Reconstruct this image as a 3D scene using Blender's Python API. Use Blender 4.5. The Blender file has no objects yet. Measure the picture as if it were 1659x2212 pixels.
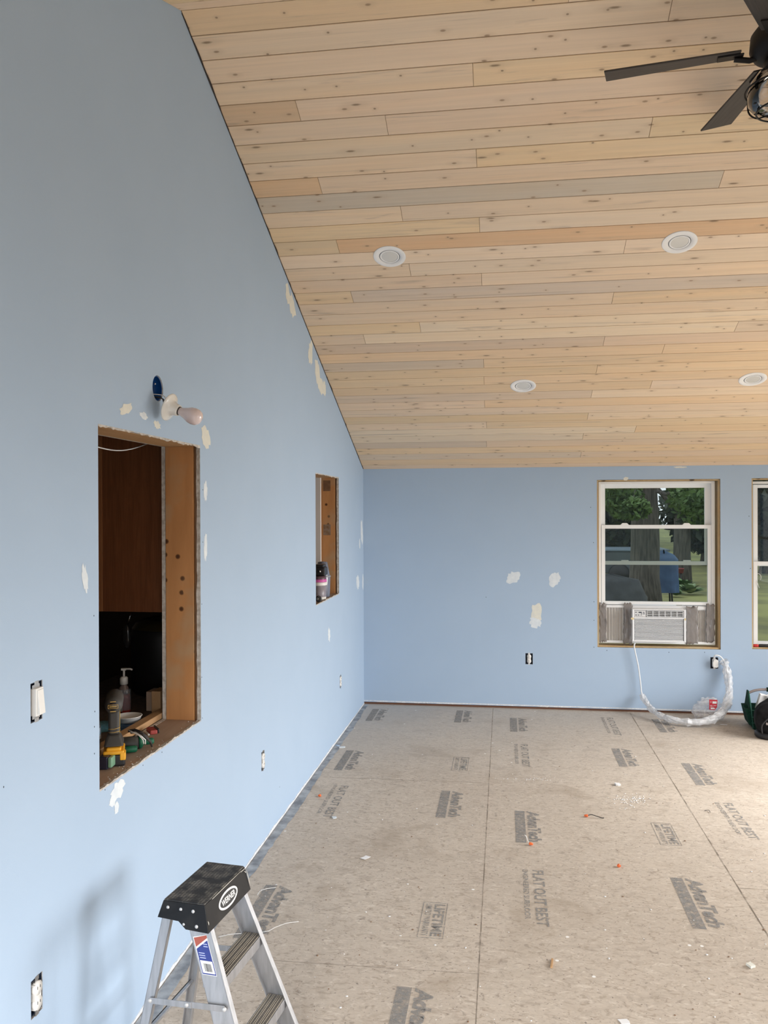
import bpy, bmesh, math, random
from mathutils import Vector, Matrix
import numpy as np
random.seed(7)
SC = bpy.context.scene
COL = SC.collection
# ------------------------------------------------------------------ camera
W_, H_ = 1659, 2212
F_, YAW, PIT, ROL = 1790.0, .1439, -.0021, -.0037
CAM = Vector((0, 0, 1.7))
_f = Vector((-math.sin(YAW)*math.cos(PIT), math.cos(YAW)*math.cos(PIT), math.sin(PIT)))
_r0 = Vector((math.cos(YAW), math.sin(YAW), 0)); _u0 = _r0.cross(_f)
_r = _r0*math.cos(ROL) + _u0*math.sin(ROL); _u = _u0*math.cos(ROL) - _r0*math.sin(ROL)
cd = bpy.data.cameras.new('camera'); cam = bpy.data.objects.new('camera', cd); COL.objects.link(cam)
cam.matrix_world = Matrix(((_r.x, _u.x, -_f.x, 0), (_r.y, _u.y, -_f.y, 0), (_r.z, _u.z, -_f.z, CAM.z), (0, 0, 0, 1)))
cd.sensor_fit = 'HORIZONTAL'; cd.sensor_width = 36; cd.lens = 36*F_/W_; cd.clip_start = .05; cd.clip_end = 300
SC.camera = cam
# ------------------------------------------------------------------ world and lights
SC.view_settings.view_transform = 'Standard'; SC.view_settings.look = 'None'
SC.view_settings.gamma = 1; SC.view_settings.use_curve_mapping = False
SC.view_settings.exposure = 0.44
wd = bpy.data.worlds.new('sky'); SC.world = wd; wd.use_nodes = True
bg = wd.node_tree.nodes['Background']; bg.inputs[0].default_value = (.86, .93, 1, 1); bg.inputs[1].default_value = .8
def area(name, loc, size, power, aim, col=(1, 1, 1), spread=180):
    l = bpy.data.lights.new(name, 'AREA'); l.shape = 'RECTANGLE'; l.size, l.size_y = size; l.energy = power; l.color = col
    l.spread = math.radians(spread)
    o = bpy.data.objects.new(name, l); COL.objects.link(o); o.location = loc
    o.rotation_euler = Vector(aim).to_track_quat('-Z', 'Y').to_euler(); return o
RX = 4.0                                   # right wall
area('daylight_patio_door', (RX-.12, 5.1, 1.08), (2.3, 1.95), 74, (-1, .0, -.60), (1, 1, 1), 105)
area('ceiling_fill_patio_door', (RX-.14, 5.0, .9), (2.3, 1.4), 13, (-1, 0, .62), (1, .88, .68), 120)  # added warm fill aimed upward to brighten the ceiling, in place of ground bounce
area('daylight_side_window', (RX-.12, 1.2, 1.25), (1.5, 1.4), 42, (-1, 0, -.58), (1, 1, 1), 84)
area('daylight_back_door', (.0, -1.0, 1.08), (2.0, 1.9), 40, (0, 1, -.75), (1, 1, 1), 90)
# ------------------------------------------------------------------ helpers
def ray(x, y): return _f*F_ + _r*(x-W_/2) + _u*(H_/2-y)
def P(x, y, ax, v):
    d = ray(x, y); return CAM + d*((v-CAM[ax])/d[ax])
XL, YF, HC, SL = -1.2225, 7.172, 2.06, .3776
def PL(x, y, off=0): return P(x, y, 0, XL+off)
def PF(x, y, Y=YF): return P(x, y, 1, Y)
def PZ(x, y, z=0): return P(x, y, 2, z)
CL = math.sqrt(1+SL*SL)
def PC(x, y):                              # point on the front ceiling slope
    d = ray(x, y); k = HC+SL*YF; t = (k-(CAM.z+SL*CAM.y))/(d.z+SL*d.y); return CAM+d*t
def tag(o, label=None, cat=None, group=None, kind=None):
    if label: o['label'] = label
    if cat: o['category'] = cat
    if group: o['group'] = group
    if kind: o['kind'] = kind
    return o
def empty(name, loc=(0, 0, 0), rot=None, **k):
    o = bpy.data.objects.new(name, None); o.empty_display_size = .05; COL.objects.link(o); o.location = loc
    if rot is not None: o.rotation_euler = rot
    return tag(o, **k)
class MB:
    def __init__(s): s.v = []; s.f = []; s.sm = []
    def add(s, vs, fs, smooth=False, M=None):
        n = len(s.v); s.v += [tuple(M @ Vector(v)) if M is not None else tuple(v) for v in vs]
        s.f += [tuple(n+i for i in f) for f in fs]; s.sm += [smooth]*len(fs); return s
    def box(s, a, b, M=None):
        x0, y0, z0 = a; x1, y1, z1 = b
        if x0 > x1: x0, x1 = x1, x0
        if y0 > y1: y0, y1 = y1, y0
        if z0 > z1: z0, z1 = z1, z0
        return s.add([(x0,y0,z0),(x1,y0,z0),(x1,y1,z0),(x0,y1,z0),(x0,y0,z1),(x1,y0,z1),(x1,y1,z1),(x0,y1,z1)],
                     [(3,2,1,0),(4,5,6,7),(0,1,5,4),(1,2,6,5),(2,3,7,6),(3,0,4,7)], False, M)
    def hexa(s, lo, hi, M=None):            # lo, hi: four points each, same order ccw from above
        return s.add(list(lo)+list(hi), [(3,2,1,0),(4,5,6,7),(0,1,5,4),(1,2,6,5),(2,3,7,6),(3,0,4,7)], False, M)
    def tube(s, pts, r, n=10, cap=True):
        pts = [Vector(p) for p in pts]; rs = r if isinstance(r, (list, tuple)) else [r]*len(pts)
        vs = []; fs = []; up = None
        for i, p in enumerate(pts):
            t = (pts[min(i+1, len(pts)-1)]-pts[max(i-1, 0)]).normalized()
            if up is None: up = t.orthogonal().normalized()
            up = (up - t*up.dot(t)); up = up.normalized() if up.length > 1e-6 else t.orthogonal().normalized()
            b = t.cross(up)
            for k in range(n):
                a = 2*math.pi*k/n; vs.append(p+(up*math.cos(a)+b*math.sin(a))*rs[i])
        for i in range(len(pts)-1):
            for k in range(n):
                fs.append((i*n+k, i*n+(k+1) % n, (i+1)*n+(k+1) % n, (i+1)*n+k))
        s.add(vs, fs, True)
        if cap:
            m = (len(pts)-1)*n
            s.add(vs[:n], [tuple(range(n))[::-1]]); s.add(vs[m:m+n], [tuple(range(n))])
        return s
    def lathe(s, prof, n=28, M=None, smooth=True):   # prof: (r, z)
        vs = []; fs = []
        for r, z in prof:
            for k in range(n):
                a = 2*math.pi*k/n; vs.append((max(r, 1e-5)*math.cos(a), max(r, 1e-5)*math.sin(a), z))
        for i in range(len(prof)-1):
            for k in range(n): fs.append((i*n+k, i*n+(k+1) % n, (i+1)*n+(k+1) % n, (i+1)*n+k))
        return s.add(vs, fs, smooth, M)
    def prism(s, poly, z0, z1, M=None):
        n = len(poly); vs = [(x, y, z0) for x, y in poly]+[(x, y, z1) for x, y in poly]
        fs = [tuple(range(n))[::-1], tuple(range(n, 2*n))]+[(i, (i+1) % n, n+(i+1) % n, n+i) for i in range(n)]
        return s.add(vs, fs, False, M)
    def ball(s, c, r, n=12, M=None):
        rr = r if isinstance(r, (tuple, list)) else (r, r, r)
        prof = [(math.sin(math.pi*i/n), -math.cos(math.pi*i/n)) for i in range(n+1)]
        T = Matrix.Translation(c) @ Matrix.Diagonal((rr[0], rr[1], rr[2], 1))
        return s.lathe(prof, 2*n, (M @ T) if M is not None else T)
    def ring(s, x0, x1, z0, z1, y0, y1, l, r, t, b):   # rectangular frame in the XZ plane
        s.box((x0, y0, z0), (x0+l, y1, z1)); s.box((x1-r, y0, z0), (x1, y1, z1))
        s.box((x0+l, y0, z1-t), (x1-r, y1, z1)); s.box((x0+l, y0, z0), (x1-r, y1, z0+b)); return s
    def build(s, name, m, parent=None, bevel=0, seg=2, loc=None, subsurf=0, **k):
        me = bpy.data.meshes.new(name); me.from_pydata(s.v, [], s.f); me.validate(); me.update()
        sm = s.sm
        if len(sm) == len(me.polygons): me.polygons.foreach_set('use_smooth', sm)
        o = bpy.data.objects.new(name, me); COL.objects.link(o)
        for mm in (m if isinstance(m, (list, tuple)) else [m]): me.materials.append(mm)
        bm = bmesh.new(); bm.from_mesh(me)
        bmesh.ops.remove_doubles(bm, verts=bm.verts, dist=1e-6) if not bevel else None
        bmesh.ops.recalc_face_normals(bm, faces=bm.faces); bm.to_mesh(me); bm.free()
        if parent is not None: o.parent = parent
        if loc is not None: o.location = loc
        if bevel:
            b = o.modifiers.new('bevel', 'BEVEL'); b.width = bevel; b.segments = seg; b.limit_method = 'ANGLE'; b.angle_limit = .6
        if subsurf:
            b = o.modifiers.new('sub', 'SUBSURF'); b.levels = b.render_levels = subsurf
        return tag(o, **k)
def copy_tree(o, parent=None):
    c = o.copy(); COL.objects.link(c)
    if parent is not None: c.parent = parent
    for ch in [x for x in o.children]: copy_tree(ch, c)
    return c
def face(M, axis='z'): return M
def basis(o, x, y, z): return Matrix(((x[0], y[0], z[0], o[0]), (x[1], y[1], z[1], o[1]), (x[2], y[2], z[2], o[2]), (0, 0, 0, 1)))
def aim(o, d, roll=0):                     # local z along d
    q = Vector(d).to_track_quat('Z', 'Y'); return Matrix.Translation(o) @ q.to_matrix().to_4x4() @ Matrix.Rotation(roll, 4, 'Z')
def text(name, body, size, M, m, parent, depth=.0004, shear=0, spacing=1.0, offset=0, fit=None, **k):
    c = bpy.data.curves.new(name, 'FONT'); c.body = body; c.size = size; c.extrude = depth; c.shear = shear
    c.space_character = spacing; c.offset = offset; c.resolution_u = 3
    t = bpy.data.objects.new(name, c); COL.objects.link(t)
    bpy.context.view_layer.update()
    me = bpy.data.meshes.new_from_object(t.evaluated_get(bpy.context.evaluated_depsgraph_get()))
    bpy.data.objects.remove(t); bpy.data.curves.remove(c)
    xs = [v.co.x for v in me.vertices]; ys = [v.co.y for v in me.vertices]
    if fit:
        sx = fit[0]/(max(xs)-min(xs)); sy = fit[1]/(max(ys)-min(ys)); mx, my = min(xs), min(ys)
        for v in me.vertices: v.co.x = (v.co.x-mx)*sx; v.co.y = (v.co.y-my)*sy
    me.transform(M); me.materials.clear(); me.materials.append(m); me.name = name
    o = bpy.data.objects.new(name, me); COL.objects.link(o)
    if parent is not None: o.parent = parent
    return tag(o, **k)
def cut(o, boxes):                         # boolean subtract each mesh builder
    for mb in boxes:
        c = mb.build('cutter', []); md = o.modifiers.new('b', 'BOOLEAN'); md.object = c; md.operation = 'DIFFERENCE'; md.solver = 'EXACT'
        bpy.context.view_layer.update()
        me = bpy.data.meshes.new_from_object(o.evaluated_get(bpy.context.evaluated_depsgraph_get()))
        o.modifiers.clear(); old = o.data; o.data = me; bpy.data.meshes.remove(old)
        bpy.data.objects.remove(c)
# ------------------------------------------------------------------ materials
def nm(name, col, rough=.5, metal=0, col2=None, scale=8, detail=4, stretch=(1, 1, 1), bump=0, bscale=None, lo=.35, hi=.65, spec=.5, trans=0, alpha=1, coord='Object', coat=0):
    m = bpy.data.materials.new(name); m.use_nodes = True; nt = m.node_tree; b = nt.nodes['Principled BSDF']
    b.inputs['Base Color'].default_value = (*col, 1); b.inputs['Roughness'].default_value = rough; b.inputs['Metallic'].default_value = metal
    b.inputs['Specular IOR Level'].default_value = spec; b.inputs['Transmission Weight'].default_value = trans; b.inputs['Alpha'].default_value = alpha
    b.inputs['Coat Weight'].default_value = coat
    if col2 is not None or bump:
        tc = nt.nodes.new('ShaderNodeTexCoord'); mp = nt.nodes.new('ShaderNodeMapping'); mp.inputs['Scale'].default_value = stretch
        nt.links.new(tc.outputs[coord], mp.inputs[0])
    if col2 is not None:
        n = nt.nodes.new('ShaderNodeTexNoise'); n.inputs['Scale'].default_value = scale; n.inputs['Detail'].default_value = detail
        r = nt.nodes.new('ShaderNodeValToRGB'); r.color_ramp.elements[0].position = lo; r.color_ramp.elements[1].position = hi
        r.color_ramp.elements[0].color = (*col, 1); r.color_ramp.elements[1].color = (*col2, 1)
        nt.links.new(mp.outputs[0], n.inputs['Vector']); nt.links.new(n.outputs[0], r.inputs[0]); nt.links.new(r.outputs[0], b.inputs['Base Color'])
    if bump:
        n2 = nt.nodes.new('ShaderNodeTexNoise'); n2.inputs['Scale'].default_value = bscale or scale*3; n2.inputs['Detail'].default_value = 3
        bp = nt.nodes.new('ShaderNodeBump'); bp.inputs['Strength'].default_value = bump; bp.inputs['Distance'].default_value = .005
        nt.links.new(mp.outputs[0], n2.inputs['Vector']); nt.links.new(n2.outputs[0], bp.inputs['Height']); nt.links.new(bp.outputs[0], b.inputs['Normal'])
    return m
class NT:                                   # small node helper
    def __init__(s, m): s.t = m.node_tree
    def n(s, typ, **k):
        nd = s.t.nodes.new('ShaderNode'+typ)
        for a, v in k.items():
            if a in nd.inputs: nd.inputs[a].default_value = v
            else: setattr(nd, a, v)
        return nd
    def l(s, a, b): s.t.links.new(a, b)
    def math(s, op, a, b=None, clamp=False):
        nd = s.n('Math'); nd.operation = op; nd.use_clamp = clamp
        for i, v in enumerate((a, b)):
            if v is None: continue
            if isinstance(v, (int, float)): nd.inputs[i].default_value = v
            else: s.l(v, nd.inputs[i])
        return nd.outputs[0]
    def ramp(s, fac, stops):
        r = s.n('ValToRGB'); e = r.color_ramp.elements
        while len(e) < len(stops): e.new(.5)
        for el, (p, c) in zip(e, stops): el.position = p; el.color = (*c, 1) if isinstance(c, tuple) else (c, c, c, 1)
        s.l(fac, r.inputs[0]); return r.outputs[0]
    def mix(s, fac, a, b, mode='MIX'):
        nd = s.n('Mix'); nd.data_type = 'RGBA'; nd.blend_type = mode
        for i, v in ((0, fac), (6, a), (7, b)):
            if isinstance(v, (int, float)): nd.inputs[i].default_value = v
            elif isinstance(v, tuple): nd.inputs[i].default_value = (*v, 1)
            else: s.l(v, nd.inputs[i])
        return nd.outputs[2]
    def noise(s, vec, scale, detail=4, rough=.5, dist=0):
        n = s.n('TexNoise'); n.inputs['Scale'].default_value = scale; n.inputs['Detail'].default_value = detail
        n.inputs['Roughness'].default_value = rough; n.inputs['Distortion'].default_value = dist; s.l(vec, n.inputs['Vector']); return n.outputs[0]
    def map(s, vec, sc): 
        m = s.n('Mapping'); m.inputs['Scale'].default_value = sc; s.l(vec, m.inputs[0]); return m.outputs[0]

M = {}
WALL = (.41, .525, .67)
M['wall'] = nm('blue_wall_paint', WALL, .75, col2=(.40, .515, .66), scale=3, bump=.05, bscale=260, spec=.25)
M['gypsum'] = nm('gypsum_edge', (.60, .57, .53), .95, col2=(.40, .36, .32), scale=60, bump=.5, bscale=120)
M['white_edge'] = nm('torn_white_edge', (.80, .82, .84), .9, col2=(.62, .64, .66), scale=70)
M['putty'] = nm('joint_compound', (.74, .79, .82), .85, col2=(.66, .72, .77), scale=30)
M['putty_cream'] = nm('joint_compound_cream', (.76, .75, .66), .85, col2=(.70, .70, .64), scale=30)
M['screw'] = nm('screw_dot', (.05, .06, .08), .7)
M['vinyl'] = nm('white_vinyl', (.85, .87, .88), .4, spec=.4)
M['white_plastic'] = nm('white_plastic', (.80, .79, .76), .4)
M['cool_white'] = nm('cool_white_plastic', (.80, .82, .84), .4)
M['ring_white'] = nm('satin_white_trim', (.86, .85, .84), .6, spec=.2)
M['porcelain'] = nm('white_porcelain', (.80, .79, .75), .2, coat=.5)
M['bulb'] = nm('pinkish_bulb_glass', (.74, .62, .61), .12, coat=.6)
M['black'] = nm('black_plastic', (.018, .018, .02), .4)
M['black_rough'] = nm('black_fabric', (.008, .008, .009), .9, col2=(.018, .018, .02), scale=30, spec=.2)
M['darkgrey'] = nm('dark_grey_rubber', (.05, .048, .044), .6)
M['bluebox'] = nm('blue_box_plastic', (.01, .10, .33), .45)
M['darkbox'] = nm('dark_navy_box', (.012, .022, .045), .6)
M['steel'] = nm('steel_screw', (.55, .56, .57), .35, 1)
M['wire_black'] = nm('black_wire', (.03, .028, .028), .5)
M['wire_white'] = nm('white_wire', (.75, .75, .74), .5)
M['yellow'] = nm('yellow_plastic', (.85, .42, .02), .45)
M['red'] = nm('red_plastic', (.55, .03, .03), .4)
M['green'] = nm('green_rubber', (.0, .10, .045), .55)
M['green_fabric'] = nm('green_canvas', (.005, .030, .020), .9, col2=(.010, .05, .032), scale=40, spec=.2)
M['orange'] = nm('orange_wire_nut', (.85, .17, .04), .5)
M['paper'] = nm('white_paper', (.82, .82, .82), .8)
M['blue_cloth'] = nm('blue_cloth', (.05, .13, .26), .9, col2=(.03, .08, .18), scale=40, bump=.5)
M['teal'] = nm('teal_cloth', (.10, .27, .34), .9, col2=(.06, .18, .24), scale=40, bump=.5)
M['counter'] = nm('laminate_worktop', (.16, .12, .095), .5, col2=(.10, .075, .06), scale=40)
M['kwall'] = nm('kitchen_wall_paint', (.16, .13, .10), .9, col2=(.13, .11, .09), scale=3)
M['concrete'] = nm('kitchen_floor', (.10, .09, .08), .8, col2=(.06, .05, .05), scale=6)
M['fan_dark'] = nm('fan_bronze', (.010, .008, .007), .5, 0, spec=.25)
M['blade'] = nm('fan_blade_wood', (.050, .040, .034), .55, col2=(.030, .024, .02), scale=20, stretch=(.3, 6, 1))
def wood(name, c1, c2, dark, sc=(1, 1, 1), knots=1.0, rough=.65, kscale=7, wet=None):
    m = bpy.data.materials.new(name); m.use_nodes = True; t = NT(m); b = m.node_tree.nodes['Principled BSDF']
    tc = t.n('TexCoord').outputs['Object']; v = t.map(tc, sc)
    g = t.noise(v, 12, 6, .6, 1.2); c = t.ramp(g, [(.3, c1), (.7, c2)])
    if knots:
        vo = t.n('TexVoronoi', voronoi_dimensions='2D'); vo.inputs['Scale'].default_value = kscale
        mp = t.n('Mapping'); mp.inputs['Rotation'].default_value = (math.pi/2, 0, 0); t.l(tc, mp.inputs[0]); t.l(mp.outputs[0], vo.inputs['Vector'])
        k = t.ramp(vo.outputs['Distance'], [(.0, 1.0), (.10, .9), (.17, .0)])
        sc_ = t.n('SeparateColor'); t.l(vo.outputs['Color'], sc_.inputs[0]); sel = t.math('GREATER_THAN', sc_.outputs[0], 1-.35*knots)
        c = t.mix(t.math('MULTIPLY', k, sel), c, dark)
    if wet: c = t.mix(t.ramp(t.noise(tc, 5, 3), [(.5, 0.0), (.7, 1.0)]), c, wet)
    t.l(c, b.inputs['Base Color']); b.inputs['Roughness'].default_value = rough; b.inputs['Specular IOR Level'].default_value = .25
    return m
M['stud'] = wood('old_pine_stud', (.56, .275, .11), (.45, .21, .08), (.07, .025, .01), (1, 1, .12), 1, kscale=14, wet=(.46, .31, .18))
M['stud_dirty'] = wood('weathered_board', (.46, .34, .26), (.36, .255, .19), (.08, .05, .03), (1, .15, 1), .5, kscale=10, wet=(.44, .37, .31))
M['stud_light'] = wood('pine_strip', (.52, .32, .17), (.42, .25, .12), (.16, .08, .04), (1, .15, 1), .5)
M['jamb'] = wood('window_rough_framing', (.58, .42, .23), (.44, .30, .15), (.10, .06, .03), (1, 1, .2), .5, wet=(.52, .42, .26))
M['oak'] = wood('oak_cabinet', (.27, .105, .045), (.19, .07, .03), (.06, .02, .01), (6, 6, .35), 0, .45)
M['oak_edge'] = wood('oak_cabinet_frame', (.42, .19, .08), (.34, .14, .058), (.06, .02, .01), (6, 6, .35), 0, .4)
M['plate_wood'] = wood('brown_bottom_plate', (.20, .10, .06), (.13, .06, .04), (.05, .03, .02), (.2, 1, 1), 0)
# --- pine ceiling boards: tint attribute times grain, knots and blue stain
def ceiling_mat():
    m = bpy.data.materials.new('pine_boards'); m.use_nodes = True; t = NT(m); b = m.node_tree.nodes['Principled BSDF']
    tc = t.n('TexCoord').outputs['Object']; at = t.n('Attribute'); at.attribute_name = 'tint'
    at2 = t.n('Attribute'); at2.attribute_name = 'seed'
    off = t.n('VectorMath'); off.operation = 'ADD'; sc = t.n('VectorMath'); sc.operation = 'SCALE'; t.l(at2.outputs['Vector'], sc.inputs[0]); sc.inputs['Scale'].default_value = 9
    t.l(tc, off.inputs[0]); t.l(sc.outputs[0], off.inputs[1]); v = off.outputs[0]
    g = t.ramp(t.noise(t.map(v, (.55, 26, 1)), 2.2, 5, .6, .6), [(.25, .90), (.6, 1.0), (.85, 1.04)])
    g2 = t.ramp(t.noise(t.map(v, (.5, 5, 1)), 1.6, 3, .5, .8), [(.3, (.95, .97, 1.0)), (.5, (1.0, 1.0, 1.0)), (.72, (1.02, .985, .94))])
    c = t.mix(1.0, at.outputs['Color'], g, 'MULTIPLY'); c = t.mix(1.0, c, g2, 'MULTIPLY')
    st = t.ramp(t.noise(t.map(v, (.7, 15, 1)), 1.3, 5, .6, 1.8), [(.60, 0.0), (.72, .6)])
    c = t.mix(st, c, (.44, .34, .26))
    dk = t.noise(t.map(tc, (1, 1, 1)), 30, 2)
    for scale, thr, r0, r1, colr, s2 in ((4.6, .66, .03, .065, (.25, .15, .09), (1, 2.2, 1)), (7.5, .78, .025, .05, (.16, .09, .055), (1, 1.3, 1)), (2.3, .72, .02, .05, (.12, .07, .04), (.8, 3.0, 1))):
        vo = t.n('TexVoronoi', voronoi_dimensions='2D'); vo.inputs['Scale'].default_value = scale; t.l(t.map(tc, s2), vo.inputs['Vector'])
        d = t.math('ADD', vo.outputs['Distance'], t.math('MULTIPLY', t.math('SUBTRACT', dk, .5), .02))
        k = t.ramp(d, [(r0, 1.0), (r1, 0.0)]); s_ = t.n('SeparateColor'); t.l(vo.outputs['Color'], s_.inputs[0])
        sel = t.math('MULTIPLY', t.math('GREATER_THAN', s_.outputs[0], thr), .8)
        c = t.mix(t.math('MULTIPLY', k, sel), c, colr)
        halo = t.math('MULTIPLY', t.ramp(d, [(r1, .32), (r1*3.2, 0.0)]), sel); c = t.mix(halo, c, (.50, .37, .25))
    t.l(c, b.inputs['Base Color']); b.inputs['Roughness'].default_value = .7; b.inputs['Specular IOR Level'].default_value = .2
    return m
M['ceil'] = ceiling_mat()
M['gap'] = nm('dark_groove', (.24, .145, .085), .9)
def floor_mat():
    m = bpy.data.materials.new('strand_board_subfloor'); m.use_nodes = True; t = NT(m); b = m.node_tree.nodes['Principled BSDF']
    tc = t.n('TexCoord').outputs['Object']
    n1 = t.noise(tc, 1.1, 4); c = t.ramp(n1, [(.3, (.52, .45, .375)), (.7, (.59, .515, .43))])
    # wood strands, two crossing directions
    for ang, sc, dark, amt in ((.35, (26, 44, 1), (.33, .265, .205), .62), (-.9, (20, 46, 1), (.37, .30, .235), .6), (1.3, (24, 50, 1), (.72, .65, .56), .55), (.1, (9, 13, 1), (.43, .365, .30), .6)):
        mp = t.n('Mapping'); mp.inputs['Rotation'].default_value = (0, 0, ang); mp.inputs['Scale'].default_value = sc; t.l(tc, mp.inputs[0])
        k = t.noise(mp.outputs[0], 1.0, 3, .55, 1.3)
        c = t.mix(t.math('MULTIPLY', t.ramp(k, [(.56, 0.0), (.68, 1.0)]), amt), c, dark)
    f = t.noise(tc, 42, 5, .7, .5); c = t.mix(t.ramp(f, [(.35, .22), (.5, 0.0)]), c, (.32, .27, .22))
    sp = t.noise(tc, 75, 2, .5); c = t.mix(t.ramp(sp, [(.66, 0.0), (.71, .8)]), c, (.20, .165, .14)); sq = t.noise(tc, 24, 3, .6, .8); c = t.mix(t.ramp(sq, [(.62, 0.0), (.70, .55)]), c, (.27, .22, .18))
    st = t.noise(tc, 2.3, 3, .6, .8); c = t.mix(t.ramp(st, [(.56, 0.0), (.70, .5)]), c, (.36, .29, .22))
    # drywall dust film towards the far left corner and white flecks
    dn = t.noise(tc, 1.7, 5, .6); sx = t.n('SeparateXYZ'); t.l(tc, sx.inputs[0])
    far = t.math('MULTIPLY', t.math('SUBTRACT', sx.outputs[1], 5.2, ), .45, True); lf = t.math('SUBTRACT', .9, t.math('MULTIPLY', t.math('ADD', sx.outputs[0], 1.2), .30), True)
    c = t.mix(t.math('MULTIPLY', t.math('MULTIPLY', far, lf), t.ramp(dn, [(.25, .45), (.6, .9)])), c, (.44, .45, .455))
    vo = t.n('TexVoronoi', voronoi_dimensions='2D'); vo.inputs['Scale'].default_value = 11; t.l(tc, vo.inputs['Vector'])
    s_ = t.n('SeparateColor'); t.l(vo.outputs['Color'], s_.inputs[0])
    fl = t.math('MULTIPLY', t.ramp(vo.outputs['Distance'], [(.06, 1.0), (.09, 0.0)]), t.math('GREATER_THAN', s_.outputs[1], .985))
    c = t.mix(fl, c, (.86, .85, .82))
    t.l(c, b.inputs['Base Color']); b.inputs['Roughness'].default_value = .62; b.inputs['Specular IOR Level'].default_value = .3
    bp = t.n('Bump'); bp.inputs['Strength'].default_value = .15; bp.inputs['Distance'].default_value = .003; t.l(f, bp.inputs['Height']); t.l(bp.outputs[0], b.inputs['Normal'])
    return m
M['floor'] = floor_mat()
def ink_mat():
    m = bpy.data.materials.new('worn_grey_ink'); m.use_nodes = True; t = NT(m); b = m.node_tree.nodes['Principled BSDF']
    tc = t.n('TexCoord').outputs['Object']; k = t.ramp(t.noise(tc, 32, 5, .65), [(.40, 0.0), (.62, 1.0)])
    t.l(t.mix(k, (.29, .29, .285), (.42, .39, .355)), b.inputs['Base Color']); b.inputs['Roughness'].default_value = .75
    a = t.ramp(t.noise(tc, 48, 4, .7), [(.33, .04), (.58, .66)]); t.l(a, b.inputs['Alpha']); return m
M['ink'] = ink_mat()
M['seam'] = nm('panel_seam', (.20, .165, .13), .9, col2=(.42, .36, .30), scale=14, lo=.45, hi=.6)
M['sealer'] = nm('grey_edge_strip', (.20, .22, .245), .8, col2=(.42, .45, .48), scale=14, bump=.6, bscale=40)
def alum():
    m = nm('brushed_aluminium', (.50, .50, .515), .45, .8, col2=(.41, .41, .42), scale=14, stretch=(6, 6, .5)); return m
M['alu'] = alum(); M['rivet'] = nm('dull_rivet', (.55, .55, .55), .5, .3)
M['alu_dark'] = nm('grooved_tread', (.20, .18, .155), .55, .3, col2=(.13, .12, .105), scale=30)
M['dust_line'] = nm('dusty_ridge', (.52, .47, .38), .7, .2)
def captop():
    m = bpy.data.materials.new('dusty_black_tread'); m.use_nodes = True; t = NT(m); b = m.node_tree.nodes['Principled BSDF']
    tc = t.n('TexCoord').outputs['Object']; ck = t.n('TexChecker'); ck.inputs['Scale'].default_value = 150
    mp = t.n('Mapping'); mp.inputs['Rotation'].default_value = (0, 0, .785); t.l(tc, mp.inputs[0]); t.l(mp.outputs[0], ck.inputs['Vector'])
    n = t.ramp(t.noise(tc, 26, 5, .7), [(.44, .0), (.72, .85)])
    c = t.mix(t.math('MULTIPLY', n, t.math('ADD', t.math('MULTIPLY', ck.outputs['Fac'], .8), .25)), (.014, .014, .015), (.30, .28, .24))
    t.l(c, b.inputs['Base Color']); b.inputs['Roughness'].default_value = .55
    bp = t.n('Bump'); bp.inputs['Strength'].default_value = .6; bp.inputs['Distance'].default_value = .002; t.l(ck.outputs['Fac'], bp.inputs['Height']); t.l(bp.outputs[0], b.inputs['Normal'])
    return m
M['captop'] = captop()
M['cap'] = nm('scuffed_black_plastic', (.008, .008, .009), .38, col2=(.022, .021, .02), scale=18, lo=.5, hi=.8, spec=.3)
M['logo_white'] = nm('printed_white', (.82, .82, .81), .5)
M['logo_black'] = nm('printed_black', (.02, .02, .02), .5)
M['label_red'] = nm('label_red', (.38, .09, .06), .5)
M['label_blue'] = nm('label_blue', (.03, .05, .24), .45)
def clear(name, col, a, rough=.15, spec=.5):
    m = bpy.data.materials.new(name); m.use_nodes = True; nt = m.node_tree; nt.nodes.clear(); t = NT(m)
    o = t.n('OutputMaterial'); tr = t.n('BsdfTransparent'); pr = t.n('BsdfPrincipled'); mx = t.n('MixShader')
    pr.inputs['Base Color'].default_value = (*col, 1); pr.inputs['Roughness'].default_value = rough
    t.l(tr.outputs[0], mx.inputs[1]); t.l(pr.outputs[0], mx.inputs[2]); t.l(mx.outputs[0], o.inputs[0]); 
    if isinstance(a, tuple):
        tc = t.n('TexCoord').outputs['Object']; t.l(t.ramp(t.noise(tc, a[2], 4), [(.35, a[0]), (.65, a[1])]), mx.inputs[0])
    else: mx.inputs[0].default_value = a
    return m
def glass(name, tint=(1, 1, 1), k=1.0):
    m = bpy.data.materials.new(name); m.use_nodes = True; nt = m.node_tree; nt.nodes.clear(); t = NT(m)
    o = t.n('OutputMaterial'); tr = t.n('BsdfTransparent'); tr.inputs[0].default_value = (*tint, 1); gl = t.n('BsdfGlossy'); gl.inputs['Roughness'].default_value = .02
    fr = t.n('Fresnel'); fr.inputs[0].default_value = 1.45; mx = t.n('MixShader'); t.l(t.math('MULTIPLY', fr.outputs[0], k, True), mx.inputs[0])
    t.l(tr.outputs[0], mx.inputs[1]); t.l(gl.outputs[0], mx.inputs[2]); t.l(mx.outputs[0], o.inputs[0]); return m
M['glass'] = glass('window_glass', (.94, .97, .95), 1.0)
M['jar'] = glass('clear_shade_glass', (.88, .87, .85), 2.2)
M['poly'] = clear('crinkled_clear_plastic', (.80, .82, .85), (.38, .78, 22), .3)
M['poly_thin'] = clear('clear_bag_plastic', (.85, .86, .88), (.18, .55, 14), .2)
M['film'] = clear('grey_plastic_tape', (.27, .25, .24), (.72, .95, 9), .25)
M['bottle'] = clear('clear_bottle_plastic', (.30, .33, .36), .45, .1)
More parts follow.
